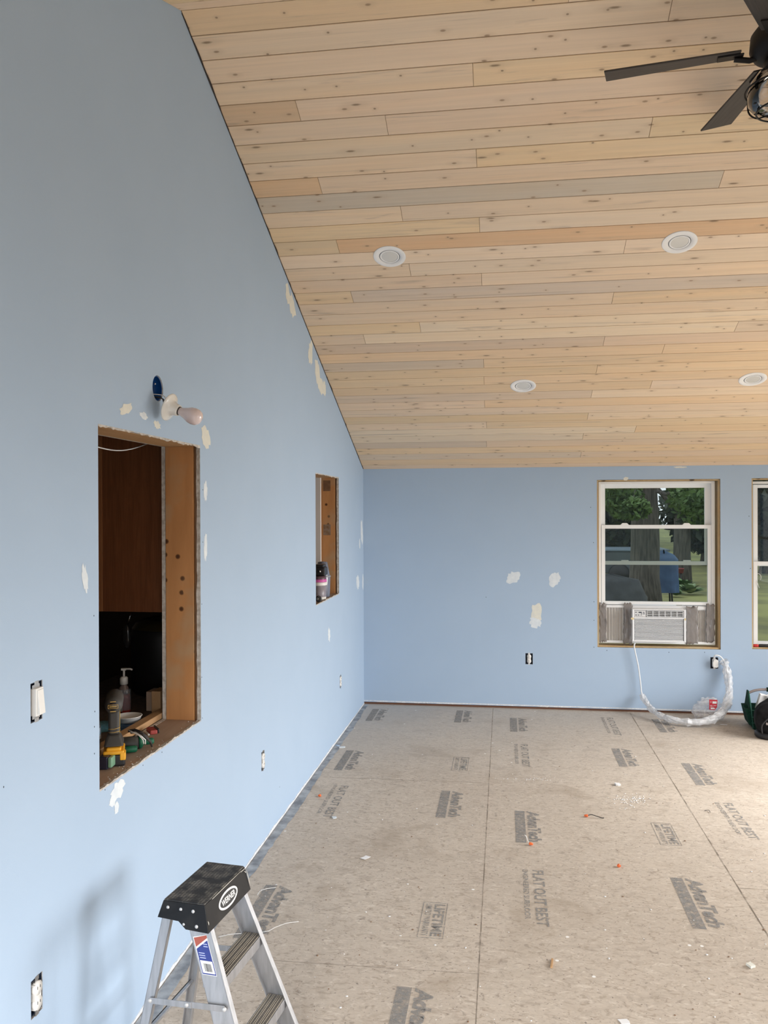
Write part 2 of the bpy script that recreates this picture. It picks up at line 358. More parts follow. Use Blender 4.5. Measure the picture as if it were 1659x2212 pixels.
# ------------------------------------------------------------------ room shell
RIDGE_Y = 3.04; RIDGE_Z = HC+SL*(YF-RIDGE_Y); YB = 2*RIDGE_Y-YF
o1 = (2.372, 3.2272, .8494, 1.9633)        # left wall opening y0 y1 z0 z1
o2 = (5.31, 6.0809, 1.0797, 1.9448)
WT = .165
M_wall_x = basis((0, 0, 0), (0, 1, 0), (0, 0, 1), (1, 0, 0))      # prism (y, z) extruded along x
def prism_x(poly, x0, x1): return MB().prism(poly, x0, x1, M_wall_x)
gable = [(YB-.2, 0), (YF+.2, 0), (YF+.2, HC+.05), (RIDGE_Y, RIDGE_Z+.13), (YB-.2, HC+.05)]
wl = prism_x(gable, XL-WT, XL).build('wall_left', M['wall'], kind='structure')
def bx(a, b): return MB().box(a, b)
cuts = []
for o in (o1, o2):
    cuts.append(bx((XL-WT-.1, o[0], o[2]), (XL+.1, o[1], o[3])))
    cuts.append(bx((XL-WT+.016, o[0]-.04, o[2]-.04), (XL-.013, o[1]+.04, o[3]+.04)))
hc = (PL(341, 839)); hole_r = .046
cuts.append(MB().lathe([(0, -.06), (hole_r, -.06), (hole_r, .02), (0, .02)], 32, aim((XL, hc.y, hc.z), (1, 0, 0)), False))
el = []                                    # electrical boxes on the left wall: centre px, half width, half height
for px, py, hw, hh in ((79, 1515, .028, .052), (79.5, 2150, .027, .050), (568, 1643, .026, .048), (735.5, 1472, .025, .046)):
    c = PL(px, py); el.append((c, hw, hh)); cuts.append(bx((XL-.05, c.y-hw, c.z-hh), (XL+.02, c.y+hw, c.z+hh)))
cut(wl, cuts)
wx0, wx1, wz0, wz1 = .7755, 1.7683, .5387, 1.9491
v0 = PF(1622, 1033); v0b = PF(1626, 1402); w2 = ((v0.x+v0b.x)/2, (v0.x+v0b.x)/2+.993, v0b.z, v0.z)
wf = MB().box((XL-WT, YF, .020), (RX+.2, YF+.15, HC+.05)).build('wall_far', M['wall'], kind='structure')
fb = []
cf = [bx((wx0, YF-.05, wz0), (wx1, YF+.3, wz1)), bx((w2[0], YF-.05, w2[2]), (w2[1], YF+.3, w2[3]))]
for px, py in ((1143, 1423), (1543, 1432)):
    c = PF(px, py); fb.append(c); cf.append(bx((c.x-.031, YF-.02, c.z-.047), (c.x+.031, YF+.05, c.z+.047)))
cut(wf, cf)
# gypsum coloured cut faces (faces not on the painted plane)
for ob, ax, val in ((wl, 0, XL), (wf, 1, YF)):
    ob.data.materials.append(M['gypsum'])
    for p in ob.data.polygons:
        if abs(p.center[ax]-val) > .0005: p.material_index = 1
# right wall with patio door and window, back wall
wr = prism_x(gable, RX, RX+.15).build('wall_right', M['wall'], kind='structure')
cut(wr, [bx((RX-.1, 3.9, .02), (RX+.3, 6.3, 2.06)), bx((RX-.1, .4, .5), (RX+.3, 2.0, 2.0))])
wb = MB().box((XL-WT, YB-.15, 0), (RX+.2, YB, HC+.05)).build('wall_back', M['wall'], kind='structure')
cut(wb, [bx((-1.05, YB-.3, .02), (1.05, YB+.1, 2.05))])
for nme, a in (('door_1', 0), ('window_3', 1), ('door_2', 2)):
    mb = MB()
    if a == 0: 
        for y0, y1 in ((3.9, 5.13), (5.07, 6.3)): 
            mb.box((RX+.04, y0, .02), (RX+.09, y0+.07, 2.06)); mb.box((RX+.04, y1-.07, .02), (RX+.09, y1, 2.06)); mb.box((RX+.04, y0, .02), (RX+.09, y1, .12)); mb.box((RX+.04, y0, 1.98), (RX+.09, y1, 2.06))
    elif a == 1:
        mb.box((RX+.04, .4, .5), (RX+.09, .46, 2)); mb.box((RX+.04, 1.94, .5), (RX+.09, 2, 2)); mb.box((RX+.04, .4, .5), (RX+.09, 2, .56)); mb.box((RX+.04, .4, 1.94), (RX+.09, 2, 2)); mb.box((RX+.04, .4, 1.22), (RX+.09, 2, 1.26))
    else:
        for x0, x1 in ((-1.05, .03), (-.03, 1.05)): mb.ring(x0, x1, .02, 2.05, YB-.1, YB-.05, .07, .07, .07, .1)
    mb.build(nme, M['vinyl'], kind='structure')
fl = MB().box((XL-.02, YB-.15, -.12), (RX+.2, YF+.15, 0)).build('floor', M['floor'], kind='structure')
# ---- ceiling boards
J = [  # joint px (x, y), tint on the left, tint on the right
 (1228, 6, 'Y', 'P'), (1447, 27, 'P', 'P'), (1022, 164, 'P', 'Y'), (644, 240, 'B', 'P'), (836, 275, 'P', 'P'), (1029.5, 346, 'P', 'Y'), (1405, 280, 'P', 'Y'),
 (692, 404, 'O', 'P'), (1558, 389, 'G', 'P'), (867.6, 463, 'P', 'P'), (1036, 486, 'Y', 'W'), (730.7, 536, 'Y', 'O'), (886.5, 589, 'P', 'W'), (1040.7, 609, 'P', 'P'),
 (762, 647, 'Y', 'G'), (908, 710, 'Y', 'W'), (788, 736, 'P', 'W'), (1045, 788, 'A', 'Y'), (1045.7, 825, 'Y', 'Y'), (1047, 876, 'P', 'Y'), (1051, 919, 'P', 'Y'), (1051, 961, 'A', 'P'),
 (1349, 537, 'W', 'W'), (1323.5, 645, 'P', 'Y'), (1589.6, 708, 'P', 'A'), (1304, 740, 'A', 'P'), (1433.6, 752, 'Y', 'Y'), (1289, 799, 'Y', 'Y'), (1406, 832, 'Y', 'W'),
 (1277.6, 853, 'A', 'W'), (1270, 898, 'Y', 'P'), (1373, 926, 'W', 'Y'), (1259, 944, 'W', 'P'), (1255, 981, 'A', 'P')]
TINT = {'P': (.80, .62, .445), 'Y': (.80, .60, .39), 'O': (.77, .525, .325), 'G': (.66, .55, .43), 'W': (.83, .66, .48), 'B': (.66, .485, .33), 'A': (.72, .57, .425)}
BW = .11423; S0 = 4.303
rows = {}
for px, py, a, b in J:
    p = PC(px, py); s = (YF-p.y)*CL; i = int(math.floor((S0-s)/BW)); rows.setdefault(i, []).append((p.x, a, b))
def ceiling_obj(name, Mx, smax, rowdata, seed):
    rnd = random.Random(seed); vs = []; fs = []; tint = []; seeds = []
    def quadbox(x0, x1, y0, y1, tn, sd):
        n = len(vs); g = .0011; e = .0022
        for (xx, yy, zz) in ((x0+g*.6, y0+g, -.003), (x1-g*.6, y0+g, -.003), (x1-g*.6, y1-g, -.003), (x0+g*.6, y1-g, -.003),
                             (x0+g*.6+.0006, y0+g+e, 0), (x1-g*.6-.0006, y0+g+e, 0), (x1-g*.6-.0006, y1-g-e*.4, 0), (x0+g*.6+.0006, y1-g-e*.4, 0)): vs.append((xx, yy, zz))
        for f in ((4, 5, 6, 7), (0, 1, 5, 4), (1, 2, 6, 5), (2, 3, 7, 6), (3, 0, 4, 7)): fs.append(tuple(n+q for q in f)); tint.append(tn); seeds.append(sd)
    i = -3
    while True:
        hi = min(S0-BW*i, smax); lo = max(S0-BW*(i+1), 0)
        if hi <= 0.001: break
        if lo >= smax: i += 1; continue
        js = sorted(rowdata.get(i, [])); segs = []
        if js:
            xs = [XL+.003]+[j[0] for j in js]+[RX]; ts = [js[0][1]]+[j[2] for j in js]
            for q in range(len(xs)-1): segs.append((xs[q], xs[q+1], ts[q]))
        else:
            c = rnd.uniform(2.1, 3.6); t0 = rnd.choice('PWPYWPA'); segs = [(XL+.003, c, t0), (c, RX, rnd.choice('PWPY'))]
        for a, b, tt in segs:
            # long boards off to the right get one more joint
            k = rnd.uniform(.95, 1.04); c = tuple(q*k*(1+rnd.uniform(-.012, .012)) for q in TINT[tt])
            quadbox(a, b, lo, hi, c, (rnd.random(), rnd.random(), rnd.random()))
        i += 1
    n = len(vs); vs += [(XL, 0, -.0035), (RX, 0, -.0035), (RX, smax, -.0035), (XL, smax, -.0035), (XL-.02, 0, -.05), (RX+.1, 0, -.05), (RX+.1, smax+.01, -.05), (XL-.02, smax+.01, -.05)]
    nb = len(fs); fs += [tuple(n+q for q in f) for f in ((0, 1, 2, 3), (7, 6, 5, 4), (0, 4, 5, 1), (1, 5, 6, 2), (2, 6, 7, 3), (3, 7, 4, 0))]
    tint += [(.2, .12, .08)]*6; seeds += [(0, 0, 0)]*6
    me = bpy.data.meshes.new(name); me.from_pydata(vs, [], fs); me.update()
    for an, data in (('tint', tint), ('seed', seeds)):
        at = me.attributes.new(an, 'FLOAT_COLOR', 'CORNER')
        for p in me.polygons:
            for li in p.loop_indices: at.data[li].color = (*data[p.index], 1)
    me.materials.append(M['ceil']); me.materials.append(M['gap'])
    for p in me.polygons:
        if p.index >= nb: p.material_index = 1
    o = bpy.data.objects.new(name, me); COL.objects.link(o); o.matrix_world = Mx; return tag(o, kind='structure')
c_, s_ = 1/CL, SL/CL
MC = basis((0, YF, HC), (1, 0, 0), (0, -c_, s_), (0, -s_, -c_))
SM = (YF-RIDGE_Y)*CL
# top board is half pale, half orange; a few rows without joints get their own tint
rows.setdefault(-1, [(1.9, 'O', 'Y')]); rows.setdefault(1, [(2.6, 'P', 'P')]); rows.setdefault(6, [(2.2, 'P', 'P')])
ceil1 = ceiling_obj('ceiling', MC, SM, rows, 3)
MCB = basis((XL+RX, YB, HC), (-1, 0, 0), (0, c_, s_), (0, s_, -c_))
ceil2 = ceiling_obj('ceiling', MCB, SM, {}, 5)
# dark irregular crack along the left wall under the ceiling
# ---- rough openings: studs, header, sill
def opening_frame(name, o, dirt):
    e = empty(name, (XL, (o[0]+o[1])/2, o[2]), kind='structure'); L = lambda p: tuple(Vector(p)-e.location)
    x0, x1 = XL-WT+.0165, XL-.0145
    def pc(nme, a, b, m, bev=.002): MB().box(L(a), L(b)).build(nme, m, e, bevel=bev)
    pc('stud', (x0, o[1]-.002, o[2]-.038), (x1-.014, o[1]+.036, o[3]+.038), M['stud']); pc('gap_shade_strip', (x1-.013, o[1]+.012, o[2]-.038), (x1, o[1]+.036, o[3]+.038), M['gap'], 0)  # dark strip beside the far stud: the gap's shade put in as colour
    pc('stud', (x0, o[0]-.036, o[2]-.038), (x1, o[0]+.002, o[3]+.038), M['stud'])
    pc('header', (x0, o[0]+.003, o[3]-.001), (x1, o[1]-.003, o[3]+.037), M['stud_light'])
    pc('sill_board', (x0, o[0]+.003, o[2]-.037), (x1, o[1]-.003, o[2]-.001), M['stud_dirty'])
    return e
f1 = opening_frame('trim_1', o1, 1); f2 = opening_frame('trim_2', o2, 0)
# notes: thin weathered cover over the lower jamb and two brown hinge marks
for (z0, z1, y0) in ((1.845, 1.925, 0), (1.515, 1.595, 0)):
    MB().box((-.118, o2[1]-.0032-f2.location.y, z0-f2.location.z), (-.062, o2[1]-.0018-f2.location.y, z1-f2.location.z)).build('mortise_patch', nm('stained_mortise', (.17, .085, .04) if z0 > 1.7 else (.30, .22, .16), .8, col2=(.22, .12, .06), scale=40), f2, label='darker rectangular mark on the side board')
# torn gypsum edges round the openings
def jag_strip(name, m, parent, pts_a, pts_b, normal, thick=.0015, amp=.004, step=.012, seed=1):
    """irregular strip between two straight lines; pts_a = clean edge, pts_b = ragged edge"""
    rnd = random.Random(seed); a0, a1 = map(Vector, pts_a); b0, b1 = map(Vector, pts_b); n = max(3, int((a1-a0).length/step)); mb = MB(); vs = []; fs = []
    w = (b0-a0).normalized(); N = Vector(normal)*thick; k = 0
    for i in range(n+1):
        t = i/n; k = .6*k+rnd.uniform(-1, 1)*amp; A = a0.lerp(a1, t); B = b0.lerp(b1, t)+w*k
        vs += [A, B, A+N, B+N]
    for i in range(n):
        q = 4*i; fs += [(q+2, q+3, q+7, q+6), (q, q+2, q+6, q+4), (q+1, q+5, q+7, q+3), (q, q+4, q+5, q+1)]
    return mb.add(vs, fs).build(name, m, parent)
MB().box((XL-.1, YF+.012, 0), (RX, YF+.05, .0195)).build('trim_3', M['plate_wood'], kind='structure')
jag_strip('drywall_edge', M['white_edge'], wf, ((XL, YF, .034), (3.9, YF, .034)), ((XL, YF, .024), (3.9, YF, .024)), (0, -1, 0), .0015, .003, .02, 4)
jag_strip('drywall_edge', M['white_edge'], wl, ((XL, .5, 0.002), (XL, YF-.004, 0.002)), ((XL, .5, .013), (XL, YF-.004, .013)), (1, 0, 0), .003, .004, .03, 5)
jag_strip('trim_4', M['sealer'], None, ((XL+.006, .5, .0008), (XL+.006, YF-.03, .0008)), ((XL+.064, .5, .0008), (XL+.047, YF-.03, .0008)), (0, 0, 1), .0012, .006, .05, 6)['kind'] = 'structure'
for o in (o1, o2):
    jag_strip('drywall_edge', M['gypsum'], wl, ((XL-.001, o[0], o[3]+.003), (XL-.001, o[1], o[3]+.003)), ((XL-.001, o[0], o[3]-.004), (XL-.001, o[1], o[3]-.004)), (1, 0, 0), .0015, .004, .016, 8)
    jag_strip('drywall_edge', M['gypsum'], wl, ((XL-.001, o[0], o[2]-.004), (XL-.001, o[1], o[2]-.004)), ((XL-.001, o[0], o[2]+.003), (XL-.001, o[1], o[2]+.003)), (1, 0, 0), .0015, .003, .016, 9)
    jag_strip('drywall_edge', M['gypsum'], wl, ((XL-.0125, o[1]+.0001, o[2]), (XL-.0125, o[1]+.0001, o[3])), ((XL-.0150, o[1]-.0005, o[2]), (XL-.0150, o[1]-.0005, o[3])), (0, -1, 0), .002, .0015, .02, 10)
# ceiling / wall crack
jag_strip('shadow_gap', nm('dark_crack', (.05, .04, .035), .9), ceil1, ((XL+.0004, .012, .002), (XL+.0004, SM-.01, .002)), ((XL+.0052, .012, .002), (XL+.0052, SM-.01, .002)), (0, 0, 1), .0004, .0025, .03, 12)
# ---- putty patches (thin smears of compound with their own outline)
def patch(parent, plane, cx, cy, w, h, seed, m, tilt=0):
    rnd = random.Random(seed); f = (lambda x, y: PL(x, y, .0006)) if plane == 'L' else (lambda x, y: PF(x, y, YF-.0006))
    n = 22; vs = []
    for i in range(n):
        a = 2*math.pi*i/n; r = rnd.uniform(.70, 1.08); ex = math.copysign(abs(math.cos(a))**.8, math.cos(a)); ey = math.copysign(abs(math.sin(a))**.9, math.sin(a))
        dx, dy = ex*w/2*r, ey*h/2*r; vs.append(f(cx+dx+tilt*dy, cy+dy))
    c = f(cx, cy); N = Vector((.0005, 0, 0)) if plane == 'L' else Vector((0, -.0005, 0)); vs.append(c+N)
    MB().add(vs, [(i, (i+1) % n, n) for i in range(n)], False).build('putty_patch', M[m], parent)
for i, (cx, cy, w, h, m, tl) in enumerate(((272, 883, 26, 26, 'putty_cream', -.4), (310, 898, 17, 18, 'putty', .5), (340, 918, 14, 20, 'putty_cream', .3), (444, 945, 19, 56, 'putty_cream', .12),
    (444, 1062, 8, 47, 'putty', 0), (444, 1183, 8, 62, 'putty', -.03), (184, 1250, 13, 64, 'putty', .10), (254, 1708, 26, 50, 'putty', -.35), (243, 1732, 16, 26, 'putty', -.1), (252, 1745, 10, 30, 'putty', -.1),
    (622, 636, 9, 48, 'putty_cream', .12), (631, 660, 14, 60, 'putty_cream', .18), (671, 762, 10, 56, 'putty_cream', .0), (686, 805, 10, 66, 'putty_cream', .08), (692, 832, 14, 42, 'putty_cream', .2), (701, 838, 6, 36, 'putty_cream', .05),
    (781.5, 1150, 5, 54, 'putty', .02), (777, 1175, 3, 22, 'putty', 0), (773, 1258, 7, 34, 'putty', 0), (784, 1258, 3, 36, 'putty', 0), (711, 1371, 5, 32, 'putty', 0))):
    patch(wl, 'L', cx, cy, w, h, 20+i, m, tl)
for i, (cx, cy, w, h, m, tl) in enumerate(((1109, 1247, 32, 28, 'putty', -.3), (1197, 1252, 24, 36, 'putty', -.25), (1204, 1250, 14, 22, 'putty', -.2), (1159, 1325, 24, 46, 'putty_cream', 0), (1157, 1343, 28, 28, 'putty', 0), (1145, 1152, 5, 18, 'wall', .8), (1352, 1034, 12, 8, 'putty_cream', 0), (1468, 1009, 34, 4, 'putty_cream', 0))):
    patch(wf, 'F', cx, cy, w, h, 60+i, m, tl)
dots = MB()
for x, y in ((203, 1330), (205, 1537), (204, 1570), (204, 1628), (350, 1625), (309, 1653), (436, 1463), (437, 1551), (438, 1058), (438, 1171), (436, 1305), (227, 1706), (8, 1700), (604, 1700)):
    p = PL(x, y, .0005); dots.ball(p, (.0008, .0016, .0026), 4)
dots.build('fastener_dot', M['screw'], wl)
dots = MB()
for x, y in ((1276, 1096), (1282, 1172), (1283, 1300), (1283, 1340), (1283, 1398), (1311, 1405), (1445, 1409), (1522, 1409), (1618, 1115), (1621, 1228), (1269, 1527), (1185, 1527), (1224, 1528), (854, 1515), (921, 1519), (1050, 1290)):
    p = PF(x, y, YF-.0005); dots.ball(p, (.0032, .001, .0036), 4)
dots.build('fastener_dot', M['screw'], wf)
# ---- floor seams, printed stamps
def fseam(a, b, w=.004, nme='panel_seam'):
    a = Vector(a); b = Vector(b); d = (b-a).normalized(); n = Vector((-d.y, d.x, 0))*w/2; n_ = 60; vs = []; fs = []; rnd = random.Random(int(a.x*100))
    for i in range(n_+1):
        c = a.lerp(b, i/n_); k = rnd.uniform(.5, 1.2); vs += [c+n*k, c-n*k]
    for i in range(n_): fs.append((2*i, 2*i+1, 2*i+3, 2*i+2))
    MB().add(vs, fs).build(nme, M['seam'], fl)
z_ = .0006
fseam((-.098, 1.2, z_), (-.098, 7.15, z_)); fseam((1.035, 1.2, z_), (1.035, 7.15, z_), .006); fseam((2.168, 1.2, z_), (2.168, 7.15, z_))
fseam((-1.15, 5.17, z_), (-.10, 5.19, z_), .003); fseam((-1.15, 3.03, z_), (-.10, 3.05, z_), .003); fseam((-.09, 6.2, z_), (1.03, 6.2, z_), .002); fseam((1.04, 3.9, z_), (2.16, 3.9, z_), .002)
def FM(x, y, z=.0010): return basis((x, y, z), (0, -1, 0), (1, 0, 0), (0, 0, 1))   # reads towards the camera
def stamp_a(x, y, L=.44, h=.068, name='AdvanTech'):
    text('printed_lettering', name, .08, FM(x, y), M['ink'], fl, .0003, .15, .9, .0034, fit=(L*.96, h))
    mb = MB().box((x-.066, y, .0004), (x-.012, y-L, .0010)); mb.build('printed_bar', M['ink'], fl)
def stamp_b(x, y, L=.53, h=.052):
    text('printed_lettering', 'FLAT OUT BEST', .06, FM(x, y), M['ink'], fl, .0003, 0, 1, .0011, fit=(L, h))
    text('printed_lettering', 'ENGINEERED SUBFLOOR', .03, FM(x-.045, y), M['ink'], fl, .0003, 0, 1, .0002, fit=(L*.9, .024))
def stamp_c(x, y, L=.30, w=.105):
    mb = MB(); t = .003
    mb.box((x, y, .0004), (x+w, y-t, .001)); mb.box((x, y-L, .0004), (x+w, y-L+t, .001)); mb.box((x, y-t, .0004), (x+t, y-L+t, .001)); mb.box((x+w-t, y-t, .0004), (x+w, y-L+t, .001)); mb.build('printed_border', M['ink'], fl)
    text('printed_lettering', 'LIFETIME', .05, FM(x+.05, y-.015), M['ink'], fl, .0003, 0, 1, .0011, fit=(L*.9, .045))
    text('printed_lettering', 'LIMITED WARRANTY', .03, FM(x+.014, y-.015), M['ink'], fl, .0003, 0, 1, .0002, fit=(L*.9, .026))
for x, y, L in ((-1.010, 3.645, .47), (-.315, 5.013, .44), (-1.045, 5.77, .45), (.12, 4.735, .45), (.815, 6.06, .42), (1.232, 5.77, .45), (.818, 3.97, .47), (-.336, 7.04, .40), (.108, 6.84, .42), (-.318, 2.93, .46), (-1.05, 7.0, .40), (1.24, 6.95, .4)): stamp_a(x, y, L)
for x, y in ((-1.003, 5.02), (.126, 3.963), (.113, 6.08), (1.245, 5.018), (.82, 6.95)): stamp_b(x, y)
for x, y in ((-.350, 3.578), (.780, 4.65), (-.347, 5.712)): stamp_c(x, y)
# ------------------------------------------------------------------ kitchen behind the left wall
KX = XL-WT
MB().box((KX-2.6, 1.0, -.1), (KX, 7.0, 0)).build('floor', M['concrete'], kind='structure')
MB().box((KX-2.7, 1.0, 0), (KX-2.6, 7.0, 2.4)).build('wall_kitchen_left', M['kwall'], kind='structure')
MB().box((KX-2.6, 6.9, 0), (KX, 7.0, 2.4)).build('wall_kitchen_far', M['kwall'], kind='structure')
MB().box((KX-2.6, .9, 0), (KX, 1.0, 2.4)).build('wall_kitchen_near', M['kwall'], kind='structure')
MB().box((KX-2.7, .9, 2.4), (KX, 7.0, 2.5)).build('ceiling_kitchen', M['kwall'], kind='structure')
SZ = o1[2]-.001
ct = empty('kitchen_worktop', (KX-.31, 3.2, SZ-.001), label='dark kitchen worktop seen through the large wall opening', cat='worktop')
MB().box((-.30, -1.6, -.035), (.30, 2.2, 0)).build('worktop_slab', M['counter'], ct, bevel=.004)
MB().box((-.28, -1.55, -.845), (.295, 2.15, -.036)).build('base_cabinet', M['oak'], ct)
# oak cabinet
cb = empty('wall_cabinet', (KX-.17, 3.35, 1.27), label='brown oak wall cabinet hanging behind the large opening', cat='cabinet')
MB().box((-.150, 0, 0), (.165, 1.2, .80)).build('cabinet_body', M['oak'], cb)
MB().box((-.170, -.004, 0), (-.151, 1.2, .80)).build('face_frame', M['oak_edge'], cb, bevel=.001)
for y0 in (.03, .62): MB().box((-.19, y0, .03), (-.171, y0+.55, .77)).build('door', M['oak_edge'], cb, bevel=.003)
tag(MB().tube([P(205+i*11.5, 964+12*math.sin(min(1, i/10)*math.pi)-.6*i, 0, KX-.03-.006*i) for i in range(12)], .0022, 8).build('electric_cable', M['wire_white']), 'thin white cable sagging across the top of the large opening', 'cable')
# pine strip at the back of the sill
tag(MB().box((KX-.045, 2.30, SZ+.0005), (KX-.004, 3.30, SZ+.024)).build('pine_strip', M['stud_light'], bevel=.002), 'pale pine strip lying along the back of the window sill', 'board')
def wob(name, a, b, m, label, cat, rot=0):
    c = (Vector(a)+Vector(b))/2; h = (Vector(b)-Vector(a))/2
    return tag(MB().box(-h, h).build(name, m, bevel=.002, loc=c), label, cat)
ap = P(318, 1541, 2, SZ)
b1 = P(313, 1540, 2, SZ); b2 = P(329, 1542, 2, SZ)
o = MB().box((-.018, -.03, 0), (.018, .05, .082)).build('wood_block', M['stud_dirty'], bevel=.002, loc=(b1.x+.01, b1.y+.06, SZ+.0005)); tag(o, 'short dark timber offcut standing on the worktop, left of the paler one', 'wood block')
o = MB().box((-.020, -.03, 0), (.020, .05, .092)).build('wood_block', M['stud_light'], bevel=.002, loc=(b2.x+.012, b2.y+.04, SZ+.0005)); tag(o, 'pale timber offcut standing against the side board of the large opening', 'wood block')
# soap bottle with pump
q = P(268, 1538, 2, SZ)
sb = empty('soap_bottle', (q.x, q.y, SZ+.0005), (0, 0, .2), label='hand soap pump bottle, half filled with red liquid, on the kitchen worktop', cat='bottle')
def ovalM(sx, sy): return Matrix.Diagonal((sx, sy, 1, 1))
MB().lathe([(0, 0), (.026, 0), (.028, .004), (.027, .060), (.024, .078), (0, .078)], 24, ovalM(1, .7)).build('red_liquid', nm('red_soap', (.34, .03, .022), .15, coat=.6), sb)
MB().lathe([(.0245, .0785), (.024, .090), (.017, .108), (.012, .114), (.012, .12), (0, .12)], 24, ovalM(1, .75)).build('bottle_shoulder', nm('cloudy_bottle', (.22, .17, .16), .15, coat=.5), sb)
MB().lathe([(.0285, .010), (.0285, .098)], 24, ovalM(1, .74)).build('clear_wall', M['bottle'], sb)
MB().box((-.029, -.0215, .006), (-.002, -.0195, .096)).build('bottle_label', nm('grey_label', (.28, .28, .27), .6, col2=(.18, .18, .18), scale=60), sb)
MB().lathe([(0, .118), (.0165, .118), (.0165, .144), (.012, .150), (0, .150)], 20).build('pump_collar', M['white_plastic'], sb)
MB().tube([(0, 0, .15), (0, 0, .178)], .0045).box((-.010, -.008, .177), (.010, .008, .185)).tube([(.006, 0, .182), (.026, 0, .182), (.036, 0, .178)], .004).build('pump_head', M['white_plastic'], sb)
# white dish on a blue cloth
q = P(277, 1558, 2, SZ+.012)
n = 26; rnd = random.Random(5); vs = [(0, 0, .010)]; 
for r_, z0 in ((.06, .009), (.085, .004), (.092, .0)):
    for i in range(n): a = 2*math.pi*i/n; r = r_*(1+.12*math.sin(3*a+1)+rnd.uniform(-.05, .05)); vs.append((r*math.cos(a)*.8, r*math.sin(a), z0+rnd.uniform(0, .003) if z0 else 0))
fs = [(0, 1+i, 1+(i+1) % n) for i in range(n)]+[(1+k*n+i, 1+(k+1)*n+i, 1+(k+1)*n+(i+1) % n, 1+k*n+(i+1) % n) for k in (0, 1) for i in range(n)]
tag(MB().add(vs, fs, True).build('cloth', M['blue_cloth'], loc=(q.x+.012, q.y-.01, SZ+.0005)), 'dark blue folded cloth under the white dish on the worktop', 'cloth')
q2 = P(222, 1572, 2, SZ)
tag(MB().add([(v[0]*.9, v[1]*.8, v[2]*1.4) for v in vs], fs, True).build('cloth', M['teal'], loc=(q2.x+.01, q2.y, SZ+.0005)), 'teal cloth on the worktop behind the cordless drill', 'cloth')
tag(MB().lathe([(0, .0), (.040, .0), (.046, .003), (.052, .022), (.054, .022), (.054, .024), (.050, .024), (.044, .006), (0, .005)], 32).build('dish', M['white_plastic'], loc=(q.x, q.y, SZ+.0115)), 'shallow white round dish on a blue cloth in the large opening', 'dish')
# large dark pan and pot on the worktop
pq = P(322, 1490, 1, 3.62)
pt = empty('stock_pot', (KX-.20, 3.75, SZ), label='large black pot with a brass coloured rim on the worktop', cat='pot')
MB().lathe([(0, 0), (.15, 0), (.165, .02), (.165, .26), (.16, .30), (.12, .335), (0, .35)], 40).build('pot_body', nm('black_enamel', (.008, .008, .008), .5), pt)
MB().lathe([(.1605, .302), (.145, .325), (.11, .345), (.10, .342)], 40).build('pot_rim', nm('dull_brass', (.10, .075, .03), .35, .7), pt)
lm = empty('hanging_ladle', P(274, 1365, 1, 3.5), label='glossy black ladle hanging below the oak wall cabinet', cat='ladle')
MB().ball((0, 0, -.02), (.018, .012, .055), 10).build('ladle_bowl', nm('glossy_black', (.03, .03, .03), .12), lm)
MB().tube([(0.004, 0, .03), (.012, 0, .06), (.022, 0, .09)], .004).build('ladle_handle', nm('chrome', (.5, .5, .5), .15, 1), lm)
# cordless drill standing on its battery
q = P(241, 1652, 2, SZ)
dr = empty('cordless_drill', (q.x-.005, q.y+.03, SZ+.0005), (0, 0, .42), label='black and yellow cordless drill standing upright on its battery', cat='drill')
MB().box((-.037, -.058, 0), (.037, .05, .038)).build('battery', M['black'], dr, bevel=.006)
MB().box((-.034, -.059, .0385), (.034, .045, .052)).box((-.024, -.056, .050), (.024, .03, .062)).build('battery_top', M['yellow'], dr, bevel=.005, label='yellow battery top')
MB().box((.020, -.060, .020), (.0385, -.02, .046)).build('battery_clip', M['yellow'], dr, bevel=.003, label='yellow side clip')
MB().hexa([(-.033, -.045, .062), (.033, -.045, .062), (.033, .045, .062), (-.033, .045, .062)], [(-.019, -.026, .098), (.019, -.026, .098), (.019, .024, .098), (-.019, .024, .098)]).build('foot', M['darkgrey'], dr, bevel=.006)
MB().hexa([(-.018, -.024, .096), (.018, -.024, .096), (.018, .022, .096), (-.018, .022, .096)], [(-.0185, -.020, .185), (.0185, -.020, .185), (.0185, .026, .185), (-.0185, .026, .185)]).build('handle', M['darkgrey'], dr, bevel=.010, seg=4)
MB().lathe([(0, -.075), (.018, -.073), (.027, -.062), (.030, -.04), (.030, .06), (.022, .075), (.020, .11), (0, .112)], 28, aim((0, .0, .205), (0, 1, 0))).build('motor_housing', M['darkgrey'], dr)
MB().lathe([(0, -.0785), (.0005, -.0785), (.013, -.0775), (.014, -.075)], 24, aim((0, 0, .205), (0, 1, 0))).build('rear_cap', M['black'], dr)
gm = nm('gold_print', (.62, .40, .10), .5)
e = MB()
for (x0, x1, z0, z1) in ((-.016, .016, .2105, .2115), (-.016, .016, .199, .200), (-.016, -.015, .199, .2115), (.015, .016, .199, .2115), (-.012, .012, .204, .2065), (-.009, .009, .2205, .2225), (-.009, .009, .1885, .1905)): e.box((x0, -.0805, z0), (x1, -.0787, z1))
e.build('name_plate', gm, dr, label='gold outlined plate on the rear cap')
e = MB().tube([(.0187, -.016, .100), (.0190, -.015, .15), (.0192, -.012, .178)], .0008, 6).tube([(-.017, -.0245, .118), (.0, -.0252, .117), (.0185, -.0235, .121), (.019, -.01, .122)], .0008, 6).tube([(-.017, -.0247, .107), (.0, -.0254, .106), (.0185, -.0238, .109)], .0008, 6).build('gold_piping', gm, dr)
